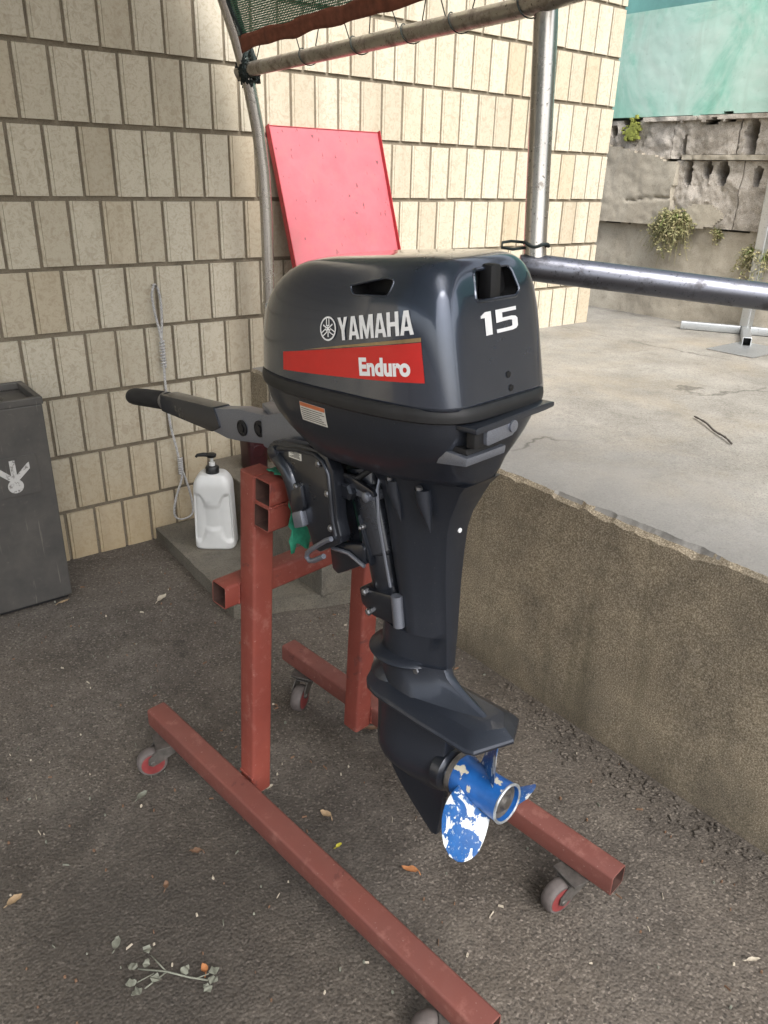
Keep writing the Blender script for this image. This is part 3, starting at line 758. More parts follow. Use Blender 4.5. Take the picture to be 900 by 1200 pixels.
# ---- drive shaft leg
def leg_ring(z, ya, yf, b, tw=.022, N=None):
    d = yf-ya
    h = [(-tw+.003, ya), (-tw, ya+.0012), (-tw-.0006, ya+.004)] + [(-tw-(b-tw)*u**.75, ya+.004+d*.52*u) for u in (.15, .35, .6, .85, 1)] + [(-b, yf-d*.34)] + \
        [(-b*math.cos(a), yf-d*.34+d*.34*math.sin(a)) for a in (.4, .8, 1.15, 1.4)]
    return [(x, y, z) for x, y in h]+[(-x, y, z) for x, y in h[::-1]]
leg = [(.100, -.353, -.10, .066, .044), (.084, -.339, -.115, .060, .039), (.06, -.327, -.132, .054, .034), (.03, -.312, -.146, .050, .030), (0, -.304, -.154, .048, .027), (-.05, -.300, -.164, .047, .024), (-.1, -.298, -.174, .0465, .021), (-.15, -.298, -.186, .046, .018),
       (-.195, -.298, -.196, .046, .0155), (-.207, -.298, -.198, .046, .015), (-.2085, -.298, -.142, .048, .015), (-.24, -.297, -.138, .048, .013), (-.272, -.297, -.138, .047, .011)]
mpart('drive_leg', MB().rings([leg_ring(*r) for r in leg]), MAT['satin'], angle=38)
legO = [o for o in bpy.data.objects if o.name == 'drive_leg'][0]
for y, z in ((-.205, .068), (-.272, .068)):       # mounting-bolt fairings
    mpart('bolt_fairing', MB().rings([sering(zz, y+.014*k+dy, y-.014*k+dy, .016*k, 2, 2, y+dy, 14) for zz, k, dy in ((z+.012, 1, 0), (z-.01, .9, -.002), (z-.045, .35, -.012), (z-.06, .05, -.016))]).xf(Matrix.Translation((-.052, 0, 0))), MAT['satin'], legO)
    mpart('fairing_bolt', MB().lathe([(.006, 0), (.006, .006), (.004, .007)], (-.060, y+.002, z+.011), 2, 6), MAT['bolt'], legO, angle=30)
mpart('pilot_hole', MB().lathe([(.0, -.0008), (.004, -.0008), (.0046, .003)], (.003, -.3055, .0), 1, 14), MAT['white_print'], legO)
# splash flange
def ell(z, cy, a, b, N=40): return [(b*math.sin(2*math.pi*k/N), cy+a*math.cos(2*math.pi*k/N), z) for k in range(N)]
mpart('splash_flange', MB().rings([ell(-.266, -.198, .060, .050), ell(-.2715, -.19, .078, .070), ell(-.274, -.19, .080, .072), ell(-.277, -.19, .078, .070), ell(-.283, -.198, .060, .05)]), MAT['satin'], angle=60)
# ---- lower unit: strut, cavitation plate with swept fairing, gearcase, skeg
LX = -.008
def sh_x(rs, dx=LX): return [[(x+dx, y, z) for x, y, z in r] for r in rs]
lu = MB()
lu.rings(sh_x([leg_ring(z, ya, yf, b, tw) for z, ya, yf, b, tw in ((-.270, -.296, -.140, .046, .0108), (-.285, -.303, -.138, .0455, .0095), (-.30, -.322, -.136, .046, .008), (-.315, -.352, -.134, .048, .0065), (-.327, -.385, -.132, .051, .005), (-.334, -.410, -.13, .053, .004), (-.345, -.428, -.13, .054, .003))]))
lowu = mpart('lower_unit', lu, MAT['satin'], angle=30)
def plate(z, k, e=0.):
    h = [(0, -.122), (-.03, -.125), (-.053, -.135), (-.068, -.153), (-.076, -.18), (-.079, -.22), (-.081, -.30), (-.080, -.405), (-.074, -.419), (.0, -.447)]
    pts = [(x*k, y*1+(.006*(1-k) if y > -.3 else .05*(1-k)), z) for x, y in h]+[(-x*k*.72, y+(.05*(1-k) if y < -.3 else 0), z) for x, y in h[-2:0:-1]]
    return [(x+LX, y, z) for x, y, z in pts]
mpart('cavitation_plate', MB().rings([plate(-.327, .60), plate(-.3405, .965), plate(-.3445, 1.0), plate(-.3475, 1.0), plate(-.3495, .985), plate(-.356, .80)]), MAT['satin'], lowu, angle=25)
mpart('upper_bulge', MB().rings(sh_x([ell(z, -.175, .062*k, .052*k, 36) for z, k in ((-.300, .5), (-.318, .84), (-.330, .98), (-.340, 1.02), (-.350, 1.0), (-.36, .85))])), MAT['satin'], lowu, angle=60)
gs = MB().rings(sh_x([leg_ring(z, ya, yf, b, tw) for z, ya, yf, b, tw in ((-.35, -.31, -.122, .042, .014), (-.38, -.306, -.122, .038, .012), (-.42, -.305, -.122, .037, .012), (-.445, -.305, -.122, .039, .016), (-.465, -.305, -.123, .0435, .02), (-.485, -.305, -.124, .0455, .022), (-.505, -.305, -.127, .0445, .02), (-.522, -.304, -.132, .038, .015),
     (-.537, -.303, -.140, .027, .008), (-.55, -.302, -.150, .016, .004), (-.558, -.302, -.155, .010, .003))]))
mpart('gearcase', gs, MAT['satin'], lowu, angle=38)
mpart('bearing_carrier', MB().lathe([(.042, -.290), (.042, -.309), (.039, -.312), (.030, -.316), (.026, -.326)], (LX, 0, -.490), 1, 36), MAT['dark_cast'], lowu, angle=40)
sk = [(-.150, -.545), (-.158, -.568), (-.178, -.592), (-.215, -.626), (-.268, -.668), (-.282, -.664), (-.290, -.62), (-.300, -.535), (-.27, -.50), (-.15, -.50)]
mpart('skeg', MB().prism(sk, 0, LX-.008, LX+.008, bev=.004), MAT['satin'], lowu, angle=50)
mpart('trim_screw', MB().lathe([(.006, 0), (.006, .004), (.003, .005)], (-.046, -.25, -.28), 0, 6), MAT['bolt'], legO, angle=30)
# ---- propeller
pr = mpart('propeller', MB().lathe([(.028, -.325), (.039, -.328), (.040, -.336), (.037, -.345), (.036, -.40), (.037, -.428), (.0385, -.436), (.036, -.4375), (.033, -.436), (.032, -.415), (.030, -.405), (.026, -.405)], (0, 0, -.492), 1, 40, cap=False), MAT['blue'], angle=40)
mpart('hub_insert', MB().lathe([(.029, -.40), (.0328, -.428), (.029, -.427), (.025, -.424), (.022, -.429), (.014, -.430), (.011, -.437), (.006, -.438)], (0, 0, -.492), 1, 24), MAT['caster_metal'], pr, angle=30)
mpart('prop_nut', MB().lathe([(.012, -.412), (.012, -.424), (.009, -.426)], (0, 0, -.492), 1, 6), MAT['void'], pr, angle=30)
mpart('hub_edge', MB().lathe([(.0375, -.432), (.039, -.4365), (.0365, -.4385), (.0335, -.4365)], (0, 0, -.492), 1, 40, cap=False), MAT['worn_edge'], pr)
mpart('thrust_ring', MB().lathe([(.030, -.318), (.0415, -.320), (.0415, -.330), (.030, -.332)], (0, 0, -.492), 1, 32), MAT['caster_metal'], pr)
def blade(ang):
    m = MB(); NR, NC = 26, 18; top = []; bot = []
    for i in range(NR+1):
        u = i/NR; r = .030+.104*u
        half = .038+.016*math.sin(min(1, u*1.25)*math.pi*.62)
        if u > .62: half *= math.sqrt(max(0.0, 1-((u-.62)/.38)**2.2))*.995+.005
        pit = math.radians(52-30*u)                 # blade angle flattens outward
        for jx, L in ((1, top), (-1, bot)):
            for j in range(NC+1):
                c = (j/NC*2-1); th = .0032*(1-u*.5)*(1-c*c)*jx
                skew = -.012*u*u
                q = c*half+skew
                a = ang-q*math.cos(pit)/r*.92
                y = -.382+q*math.sin(pit)-u*.020+th
                L.append((r*math.cos(a), y, -.492+r*math.sin(a)))
    n = NC+1; m.v = top+bot; o = len(top)
    for i in range(NR):
        for j in range(NC):
            a = i*n+j; m.f += [(a, a+1, a+n+1, a+n), (o+a, o+a+n, o+a+n+1, o+a+1)]
    for i in range(NR): m.f += [(i*n, i*n+n, o+i*n+n, o+i*n), (i*n+NC, o+i*n+NC, o+i*n+n+NC, i*n+n+NC)]
    for j in range(NC): m.f += [(NR*n+j, NR*n+j+1, o+NR*n+j+1, o+NR*n+j)]
    m.mi = [0]*len(m.f); return m
for a in (-160, -40, 80): mpart('blade', blade(math.radians(a)), MAT['blue_chip'], pr, angle=70)

# ---- swivel tube, yoke, clamp bracket
sw = mpart('swivel_tube', MB().tube([(-.012, -.098, .07), (-.012, -.104, .04), (-.012, -.139, -.085), (-.012, -.140, -.0855), (-.012, -.140, -.087), (-.012, -.155, -.15), (-.012, -.158, -.16)], [.040, .040, .040, .0405, .034, .034, .030], 28), MAT['dark_cast'], angle=30)
mpart('swivel_plate', MB().prism([(-.03, .06), (-.10, .055), (-.13, -.085), (-.07, -.085), (-.045, -.04)], 0, -.045, .045, bev=.006), MAT['dark_cast'], sw)
mpart('yoke', MB().prism([(-.112, -.157), (-.195, -.142), (-.21, -.15), (-.213, -.190), (-.203, -.200), (-.152, -.204), (-.118, -.189)], 0, -.055, .055, bev=.006), MAT['dark_cast'], sw)
mpart('yoke_bar', MB().tube([(-.050, -.208, -.140), (-.050, -.214, -.200)], .011, 14), MAT['arm_paint'], sw)
for y, z in ((-.132, -.158), (-.142, -.196)): mpart('yoke_bolt', MB().lathe([(.007, .004), (.007, -.006), (.004, -.008)], (-.055, y, z), 0, 6), MAT['bolt'], sw, angle=30)
mpart('reverse_lever', MB().prism([(-.040, -.085), (-.13, -.062), (-.138, -.068), (-.138, -.10), (-.062, -.146), (-.046, -.140)], 0, -.062, .062, bev=.004), MAT['dark_cast'], sw)
mpart('reverse_lever', MB().tube([(-.066, -.055, -.092), (-.066, -.10, -.088), (-.066, -.142, -.100)], .004, 8), MAT['arm_paint'], sw)
mpart('tilt_pipe', MB().tube([(-.064, -.105, .035), (.064, -.105, .035)], .014, 18), MAT['dark_cast'], sw)
mpart('tilt_nut', MB().lathe([(.017, 0), (.017, -.012), (.012, -.016), (.008, -.016)], (-.060, -.105, .036), 0, 6), MAT['dark_cast'], sw, angle=30)
mpart('friction_block', MB().box((-.062, -.165, .028), (-.03, -.10, .048), bev=.005).lathe([(.009, 0), (.009, -.018), (.006, -.02)], (-.055, -.155, .038), 0, 12), MAT['arm_paint'], sw)
BR = [(.094, .060), (.092, .083), (.075, .094), (.048, .099), (-.016, .105), (-.055, .106), (-.080, .098), (-.095, .075), (-.098, .027), (-.100, -.016), (-.109, -.045), (-.104, -.060), (-.07, -.080), (-.050, -.094), (-.030, -.094), (-.020, -.07), (-.014, -.055),
      (.012, -.046), (.024, -.035), (.022, -.01), (.030, .020), (.040, .042), (.056, .046), (.079, .050)]
for s, nm in ((-1, 'clamp_bracket'), (1, 'clamp_bracket')):
    x0 = -.092 if s < 0 else .066
    b = mpart(nm, MB().prism(BR, 0, x0, x0+.026, bev=.004), MAT['dark_cast'])
    if s < 0:
        rimp = [(.06, .082), (.0, .094), (-.05, .096), (-.070, .088), (-.083, .068), (-.087, .02), (-.090, -.018), (-.097, -.045)]
        mpart('bracket_rim', MB().tube([(x0-.001, y, z) for y, z in rimp], .0045, 10), MAT['dark_cast'], b)
        mpart('clamp_casting', MB().tube([(x0+.006, y, z) for y, z in ((.082, .066), (.062, .060), (.040, .046), (.028, .022), (.022, -.01), (.016, -.045))], [.013, .017, .018, .017, .015, .010], 16), MAT['dark_cast'], b)
        mpart('clamp_boss', MB().lathe([(.010, .004), (.014, .002), (.013, -.008), (.008, -.010)], (x0, .072, .073), 0, 20), MAT['dark_cast'], b)
        mpart('clamp_lug', MB().prism([(.020, .012), (-.012, .030), (-.02, -.01), (.0, -.04), (.020, -.03)], 0, x0-.010, x0+.001, bev=.004), MAT['dark_cast'], b)
        mpart('clamp_lug', MB().prism([(.015, -.030), (-.012, -.018), (-.020, -.048), (.008, -.060)], 0, x0-.014, x0+.001, bev=.004), MAT['arm_paint'], b)
        mpart('rim_bolt', MB().lathe([(.006, .003), (.006, -.005), (.003, -.007)], (x0-.002, .006, .022), 0, 10), MAT['bolt'], b, angle=30)
        hk = [(-.090, -.052), (-.075, -.060), (-.05, -.078), (-.030, -.093), (-.018, -.104), (-.016, -.113), (-.024, -.118), (-.038, -.113), (-.067, -.094)]
        mpart('tilt_pin', MB().tube([(x0-.006, y, z) for y, z in hk], .005, 10), MAT['arm_paint'], b)
        lb = MB().box((x0-.0012, -.008, .074), (x0+.0, .028, .087)); l = mpart('serial_label', lb, MAT['label'], b, smooth=False)
        for i in range(5):
            zz = .0765+i*.0022; q = .001+(i*7 % 5)*.003
            mpart('label_line', MB().box((x0-.0016, -.006+q*.3, zz), (x0-.0011, .026-q, zz+.0012)), MAT['label_ink'], l, smooth=False)

for y, z in ((-.070, .085), (-.092, .035), (-.097, -.03)):
    mpart('clamp_bolt', MB().lathe([(.0065, .003), (.0065, -.004), (.004, -.006)], (-.0925, y+.012, z-.004), 0, 6), MAT['bolt'], sw, angle=30)
mpart('grease_nipple', MB().lathe([(.005, 0), (.005, -.006), (.003, -.008), (.004, -.012), (.002, -.014)], (-.051, -.128, -.03), 0, 10), MAT['bolt'], sw, angle=30)
mpart('hose', MB().tube([(-.045, -.03, .115), (-.062, -.055, .085), (-.066, -.085, .062), (-.058, -.12, .060), (-.045, -.15, .085), (-.04, -.16, .11)], .0055, 10), MAT['rubber'], sw)
mpart('hose', MB().tube([(-.040, -.165, .09), (-.056, -.168, .05), (-.058, -.172, .0), (-.052, -.178, -.06), (-.048, -.19, -.13)], .0032, 8), MAT['arm_paint'], sw)
mpart('tilt_lever', MB().prism(bev_poly([(-.085, .062), (-.10, .066), (-.168, .050), (-.172, .040), (-.100, .046)], .004), 0, -.066, -.058, bev=.0015), MAT['dark_cast'], sw, angle=35)
mpart('swivel_rib', MB().prism([(-.118, -.01), (-.148, -.085), (-.150, -.10), (-.135, -.085)], 0, -.058, -.046, bev=.002), MAT['dark_cast'], sw, angle=35)
# ---- tiller
til = mpart('tiller_arm', MB().prism(bev_poly([(.600, .078), (.600, .042), (.52, .040), (.372, .034), (.330, .030), (.285, .034), (.2, .046), (.145, .055), (.145, .112), (.20, .108), (.28, .104), (.372, .088), (.50, .084)], .006), 0, -.030, .006, bev=.005), MAT['arm_paint'], angle=35)
mpart('arm_sleeve', MB().prism(bev_poly([(.605, .080), (.605, .040), (.385, .034), (.352, .050), (.372, .091)], .005), 0, -.0335, .0095, bev=.005), MAT['dark_cast'], til, angle=35)
gp_ = [(.596, .060), (.604, .060), (.61, .0592), (.625, .058), (.635, .057), (.66, .0545), (.72, .048), (.775, .0415), (.792, .039), (.800, .0385), (.806, .0375)]
gr_ = [.018, .0215, .0215, .019, .0225, .0225, .0222, .0215, .019, .014, .005]
mpart('grip', MB().tube([(-.012, y, z) for y, z in gp_], gr_, 24), MAT['grip'], til, angle=50)
mpart('throttle_ring', MB().tube([(-.012, .607, .0595), (-.012, .618, .0585)], .0222, 24), MAT['bolt'], til, angle=30)
for y, z in ((.268, .066), (.205, .077)):
    mpart('arm_bolt', MB().lathe([(.017, .003), (.0175, -.002), (.014, -.0035), (.013, -.0015), (.009, -.0015), (.009, -.005), (.004, -.0055)], (-.031, y, z), 0, 18), MAT['void'], til, angle=30)
mpart('steering_bracket', MB().prism(bev_poly([(.168, .052), (.168, .114), (.10, .136), (.04, .150), (-.03, .15), (-.06, .10), (.0, .07), (.08, .055)], .012), 0, -.052, .055, bev=.008), MAT['arm_paint'], til, angle=35)
mpart('bracket_top', MB().prism([(-.030, .16), (.0, .235), (.02, .235), (.06, .15), (.06, .05), (-.05, .05)], 2, .108, .120, bev=.003), MAT['arm_paint'], til, angle=35)

# ---- lettering and decals, laid on the cowling surface
def flat_bm(polys):
    """list of 2D polygons -> finely divided bmesh in the XY plane"""
    bm = bmesh.new()
    for pl in polys:
        f = bm.faces.new([bm.verts.new((x, y, 0)) for x, y in pl])
        f.normal_update()
        if f.normal.z < 0: f.normal_flip()
    bmesh.ops.triangulate(bm, faces=bm.faces[:])
    return bm
def dice(bm, d):
    """cut the flat mesh on a grid so it can follow a curved surface"""
    for ax in (0, 1):
        lo = min(v.co[ax] for v in bm.verts); hi = max(v.co[ax] for v in bm.verts); n_ = int((hi-lo)/d)
        for i in range(1, n_+1):
            co = [0, 0, 0]; co[ax] = lo+i*d; no = [0, 0, 0]; no[ax] = 1
            bmesh.ops.bisect_plane(bm, geom=bm.verts[:]+bm.edges[:]+bm.faces[:], plane_co=co, plane_no=no)
    return bm
def decal(name, bm, mat, fn, parent, d=.006):
    dice(bm, d)
    for v in bm.verts: v.co = Vector(fn(v.co.x, v.co.y))
    m = MB(); m.bm(bm); return mpart(name, m, mat, parent, smooth=True, angle=60)
def stroke_letter(ch):
    """bold condensed capitals in a unit-high box; returns polygons and width"""
    if ch == 'Y': return [[(0, 1), (.21, 1), (.33, .64), (.45, 1), (.66, 1), (.43, .42), (.43, 0), (.23, 0), (.23, .42)]], .64
    if ch == 'A': return [[(0, 0), (.19, 0), (.345, .78), (.345, 1), (.22, 1)], [(.69, 0), (.50, 0), (.345, .78), (.345, 1), (.47, 1)], [(.20, .18), (.49, .18), (.455, .34), (.235, .34)]], .69
    if ch == 'M': return [[(0, 0), (.185, 0), (.185, 1), (0, 1)], [(.665, 0), (.85, 0), (.85, 1), (.665, 1)], [(.185, 1), (.185, .58), (.36, 0), (.425, 0), (.425, .35), (.25, 1)], [(.665, 1), (.665, .58), (.49, 0), (.425, 0), (.425, .35), (.60, 1)]], .85
    if ch == 'H': return [[(0, 0), (.2, 0), (.2, 1), (0, 1)], [(.46, 0), (.66, 0), (.66, 1), (.46, 1)], [(.2, .41), (.46, .41), (.46, .59), (.2, .59)]], .66
def word(s, gap=.055):
    P = []; x = 0
    for ch in s:
        pl, wd = stroke_letter(ch); P += [[(px+x, py) for px, py in q] for q in pl]; x += wd+gap
    return P, x-gap
def on_side(y, z, e=.0009): return (side_x(y, z)-e, y, z)
P, wd = word('YAMAHA')
LW, LH, SL = .139, .0325, .165
bm = flat_bm([[(x/wd*LW, y*LH) for x, y in q] for q in P])
decal('brand_lettering', bm, MAT['white_print'], lambda u, v: on_side(-.186-u+v*.16, .319+u*SL+v), cowl)
# tuning-fork emblem
def arc(r0, r1, n=40): 
    return [[(r0*math.cos(a), r0*math.sin(a)), (r1*math.cos(a), r1*math.sin(a)), (r1*math.cos(b), r1*math.sin(b)), (r0*math.cos(b), r0*math.sin(b))] for a, b in [(2*math.pi*i/n, 2*math.pi*(i+1)/n) for i in range(n)]]
P = arc(.0152, .0178)
for k in range(3):
    a = math.radians(90+120*k)
    R2 = lambda x, y: (x*math.cos(a)-y*math.sin(a), x*math.sin(a)+y*math.cos(a))
    for q in ([(-.012, -.0011), (.004, -.0011), (.004, .0011), (-.012, .0011)], [(.004, -.0036), (.0055, -.0036), (.0055, .0036), (.004, .0036)], [(.0055, .0018), (.0155, .0018), (.0155, .0036), (.0055, .0036)], [(.0055, -.0036), (.0155, -.0036), (.0155, -.0018), (.0055, -.0018)]):
        P.append([R2(*p) for p in q])
decal('tuning_fork_emblem', flat_bm(P), MAT['white_print'], lambda u, v: on_side(-.161-u+v*.1, .3335+u*SL+v), cowl, .004)
# red flash with gold line
decal('red_flash', flat_bm([[(.045, .255), (.345, .277), (.336, .332), (.045, .284)]]), MAT['red_print'], lambda u, v: on_side(-u, v, .0006), cowl)
decal('gold_line', flat_bm([[(.10, .2945), (.336, .333), (.3355, .3385), (.20, .314)]]), MAT['gold_print'], lambda u, v: on_side(-u, v, .0007), cowl)
def text_bm(s, bold=.0, shear=0.):
    cu = bpy.data.curves.new('txt', 'FONT'); cu.body = s; cu.size = 1; cu.offset = bold; cu.shear = shear; cu.resolution_u = 4
    o = bpy.data.objects.new('txt', cu); COL.objects.link(o); dg = bpy.context.evaluated_depsgraph_get(); dg.update()
    me = bpy.data.meshes.new_from_object(o.evaluated_get(dg)); bpy.data.objects.remove(o)
    bm = bmesh.new(); bm.from_mesh(me)
    lo = [min(v.co[i] for v in bm.verts) for i in (0, 1)]; hi = [max(v.co[i] for v in bm.verts) for i in (0, 1)]
    for v in bm.verts: v.co = Vector(((v.co.x-lo[0])/(hi[0]-lo[0]), (v.co.y-lo[1])/(hi[1]-lo[1]), 0))
    return bm
bm = text_bm('Enduro', .045)
bmesh.ops.triangulate(bm, faces=bm.faces[:])
for v in bm.verts: v.co = Vector((v.co.x*.093, v.co.y*.0265, 0))
# small slab serifs
decal('model_lettering', bm, MAT['white_print'], lambda u, v: on_side(-.231-u+v*.12, .273+u*.115+v, .0012), cowl)
# numerals on the aft face
P15 = [[(.12, .60), (.12, .76), (.02, .76), (.02, .86), (.14, 1), (.30, 1), (.30, .60)], [(.12, 0), (.30, 0), (.30, .6), (.12, .6)],
       [(.42, .44), (.42, 1), (1.0, 1), (1.0, .84), (.60, .84), (.60, .62)], [(.42, .44), (.60, .62), (.86, .62), (.80, .47), (.60, .46)], [(.86, .62), (.97, .58), (1.02, .48), (.86, .44), (.80, .47)], [(1.02, .48), (1.02, .14), (.86, .19), (.86, .44)], [(1.02, .14), (.97, .04), (.86, 0), (.80, .16), (.86, .19)], [(.86, 0), (.42, 0), (.42, .16), (.80, .16)]]
decal('power_numerals', flat_bm([[(x*.084, y*.032) for x, y in q] for q in P15]), MAT['white_print'], lambda u, v: (-.043+u, aft_y(-.043+u, .333+v)-.0009, .333+v+u*.02), cowl)
# warning label on the pan
def pan_x(y, z):
    for (z1, f1, a1, b1, t1), (z0, f0, a0, b0, t0) in zip(pan, pan[1:]):
        if z0 <= z <= z1:
            k = (z-z0)/(z1-z0); f, a, b, tp = f0+(f1-f0)*k, a0+(a1-a0)*k, b0+(b1-b0)*k, t0+(t1-t0)*k
            if y >= YC: return -b*(1-((y-YC)/(f-YC))**2.8)**(1/2.8)
            q = (YC-y)/(YC-a); return -b*(1-q**5)**.2*(1-tp*q*q)
def lab(name, y0, y1, z0, z1, mat, e, par): return decal(name, flat_bm([[(y0, z0), (y1, z0), (y1, z1), (y0, z1)]]), mat, lambda u, v: (pan_x(-u, v-(u-.088)*.02)-e, -u, v-(u-.088)*.02), par)
wlb = lab('warning_label', .086, .150, .178, .210, MAT['label'], .0008, lowc)
lab('label_header', .087, .149, .203, .2095, MAT['label_orange'], .0012, wlb)
for i in range(6): lab('label_line', .089, .147-(i*5 % 4)*.004, .181+i*.0036, .1823+i*.0036, MAT['label_ink'], .0012, wlb)

# ---- green cloth padding between clamp and transom
def cloth_sheet(nu=26, nv=22):
    m = MB(); V = []
    for j in range(nv+1):
        for i in range(nu+1):
            u = -.082+.18*i/nu; q = j/nv
            if q < .35: y, z = .118-.062*q/.35, .022
            else: y, z = .0555, .022-.15*(q-.35)/.65
            e = fbm(u*30, q*9)*.007
            if j == nv: z += fbm(u*55, 3)*.016
            if i in (0, nu): u += fbm(q*18, 8)*.01
            V.append((u, y-abs(e)*(q > .3), z+abs(e)*.5*(q < .4)))
    m.v = V; n_ = nu+1
    m.f = [(j*n_+i, j*n_+i+1, (j+1)*n_+i+1, (j+1)*n_+i) for j in range(nv) for i in range(nu)]; m.mi = [0]*len(m.f)
    return m.xf(MM)
cl = obj('green_cloth', cloth_sheet(), MAT['green_cloth'], smooth=True, loc=MO)
md = cl.modifiers.new('thick', 'SOLIDIFY'); md.thickness = .002
tag(cl, 'crumpled green cloth wedged between the motor clamp and red stand', 'cloth')

# ================================================================== CANOPY
can = thing('shade_canopy', 'steel pipe canopy frame with dark green shade net laced to its side rail', 'canopy', (1.5, 2.62, 0))
R0, CX, CZ = 1.70, -.20, 1.25
def arch(y, xr, r):
    pts = [(xr+.0, y, 0.0), (xr, y, .8), (xr, y, 1.12)]
    pts += [(CX+(xr-CX)*math.cos(a), y, CZ+R0*math.sin(a)) for a in np.linspace(0, math.pi, 40)]
    pts += [(2*CX-xr, y, 1.0), (2*CX-xr, y, 0)]
    return MB().tube([(x-1.5, yy-2.62, z) for x, yy, z in pts], r, 18)
obj('arch_pole', arch(2.62, 1.505, .0225), MAT['steel'], can, smooth=True, angle=50)
obj('pole_joint', MB().tube([(.006, 0, .83), (.006, 0, .835), (.005, 0, .93), (.005, 0, .935)], [.024, .0275, .0275, .024], 18), MAT['steel'], can, smooth=True, angle=50)
m = MB().tube([(1.507-1.5, 1.318-2.62, 1.20), (1.508-1.5, 1.325-2.62, 1.24), (1.51-1.5, 1.36-2.62, 1.70), (1.50-1.5, 1.36-2.62, 1.80)]+[(CX+(1.50-CX)*math.cos(a)-1.5, 1.36-2.62, CZ+R0*math.sin(a)) for a in np.linspace(.36, math.pi, 36)]+[(2*CX-1.5-1.5, 1.36-2.62, 0)], .0275, 20)
obj('arch_pole', m, MAT['steel'], can, smooth=True, angle=50)
obj('arch_pole', arch(-1.4, 1.505, .0225), MAT['steel'], can, smooth=True, angle=50)
m = MB().tube([(1.43-1.5, .03, 1.687), (1.447-1.5, 0, 1.70), (1.475-1.5, -.6, 1.722), (1.485-1.5, -1.2, 1.741), (1.50-1.5, -1.435, 1.765), (1.48-1.5, -2.2, 1.80), (1.46-1.5, -4.05, 1.80)], .0215, 18)
obj('side_rail', m, MAT['steel_stained'], can, smooth=True, angle=50)
for a in (1.0, 1.57, 2.14, 2.8):
    obj('purlin', MB().tube([(CX+1.68*math.cos(a)-1.5, .02, CZ+1.68*math.sin(a)), (CX+1.68*math.cos(a)-1.5, -4.05, CZ+1.68*math.sin(a))], .017, 12), MAT['steel'], can, smooth=True)
# net: follows the arches, its edge scalloped between the lacing points
lace = [2.60, 2.27, 2.02, 1.80, 1.62, 1.40, 1.1, .7, .2, -.4, -1.4]
def hem_a(y):
    """angle on the arch of the net's lower edge at y"""
    for b, a in zip(lace, lace[1:]):
        if a <= y <= b:
            q = (y-a)/(b-a); sag = .022*math.sin(math.pi*q)
            base = .298+.017*(2.6-y)
            return base+sag*.16
    return .32
ny_, na_ = 150, 70; m = MB(); uvs = []
ysn = list(np.linspace(2.60, 1.0, 110)) + list(np.linspace(.95, -1.4, 30))
def net_pt(a, y): 
    rr_ = 1.705+.012*math.sin(y*9+a*3)*max(0, math.sin(a)) + fbm(y*6, a*4)*.010
    return ((CX+rr_*math.cos(a))-1.5, y-2.62, CZ+rr_*math.sin(a))
for y in ysn:
    h0 = hem_a(y)+.022
    for k in range(na_+1):
        a = h0+(math.pi-.25-h0)*(k/na_)**1.35; m.v.append(net_pt(a, y)); uvs.append((a*1.7, y))
n_ = na_+1
m.f = [(j*n_+i, j*n_+i+1, (j+1)*n_+i+1, (j+1)*n_+i) for j in range(len(ysn)-1) for i in range(na_)]; m.mi = [0]*len(m.f)
net = obj('shade_net', m, MAT['net'], can, smooth=True, fix=False)
ul = net.data.uv_layers.new(name='uv')
for l in net.data.loops: ul.data[l.index].uv = uvs[l.vertex_index]
m = MB(); n_ = 5
for y in ysn:
    h0 = hem_a(y)
    for k in range(n_): 
        p = net_pt(h0+.026*k/(n_-1), y); m.v.append((p[0]-.003, p[1], p[2]-.003-.002*math.sin(y*37+k)))
m.f = [(j*n_+i, j*n_+i+1, (j+1)*n_+i+1, (j+1)*n_+i) for j in range(len(ysn)-1) for i in range(n_-1)]; m.mi = [0]*len(m.f)
hm = obj('net_hem', m, MAT['hem'], can, smooth=True); md = hm.modifiers.new('thick', 'SOLIDIFY'); md.thickness = .003
def rail_pt(y):
    P_ = [(2.65, 1.43, 1.687), (2.62, 1.447, 1.70), (2.02, 1.475, 1.722), (1.42, 1.485, 1.741), (1.185, 1.50, 1.765), (.42, 1.48, 1.80), (-1.43, 1.46, 1.80)]
    for (y1, x1, z1), (y0, x0, z0) in zip(P_, P_[1:]):
        if y0 <= y <= y1: k = (y-y0)/(y1-y0); return Vector((x0+(x1-x0)*k-1.5, y-2.62, z0+(z1-z0)*k))
for y in lace[:7]:
    m = MB(); c = rail_pt(min(2.6, y)); pts = []
    hemp = Vector(net_pt(hem_a(y)+.014, y))
    pts.append(hemp)
    for k in range(26):
        a = -.6+k/25*2*math.pi*1.35; pts.append(c+Vector((.0242*math.cos(a), .05-.10*k/25, .0242*math.sin(a))))
    pts.append(Vector(net_pt(hem_a(max(-1.39, y-.14))+.012, y-.14)))
    obj('tie_cord', m.tube(pts, .0016, 6), MAT['cord'], can, smooth=True)
# bundle of dark netting knotted where the rail meets the pole
m = MB()
for k in range(16):
    c = Vector((-.05, 0, 1.70)); a0 = random.uniform(0, 6.28); pts = []
    for q in range(20):
        a = a0+q*.5; r = random.uniform(.026, .036); pts.append(c+Vector((r*math.cos(a)*.9, random.uniform(-.035, .03), r*math.sin(a)+random.uniform(-.02, .03))))
    m.tube(pts, .004, 5)
for k in range(5):
    m.tube([(-.06+random.uniform(-.02, .02), random.uniform(-.02, .02), 1.71), (-.09, random.uniform(-.05, .05), 1.80), (-.12-.01*k, random.uniform(-.05, .05), 1.95)], .005, 5)
m.tube([(-.04, 0, 1.69), (-.035, .005, 1.66), (-.04, 0, 1.62), (-.035, .0, 1.60)], .003, 5)
obj('knot', m, MAT['cord'], can, smooth=True)
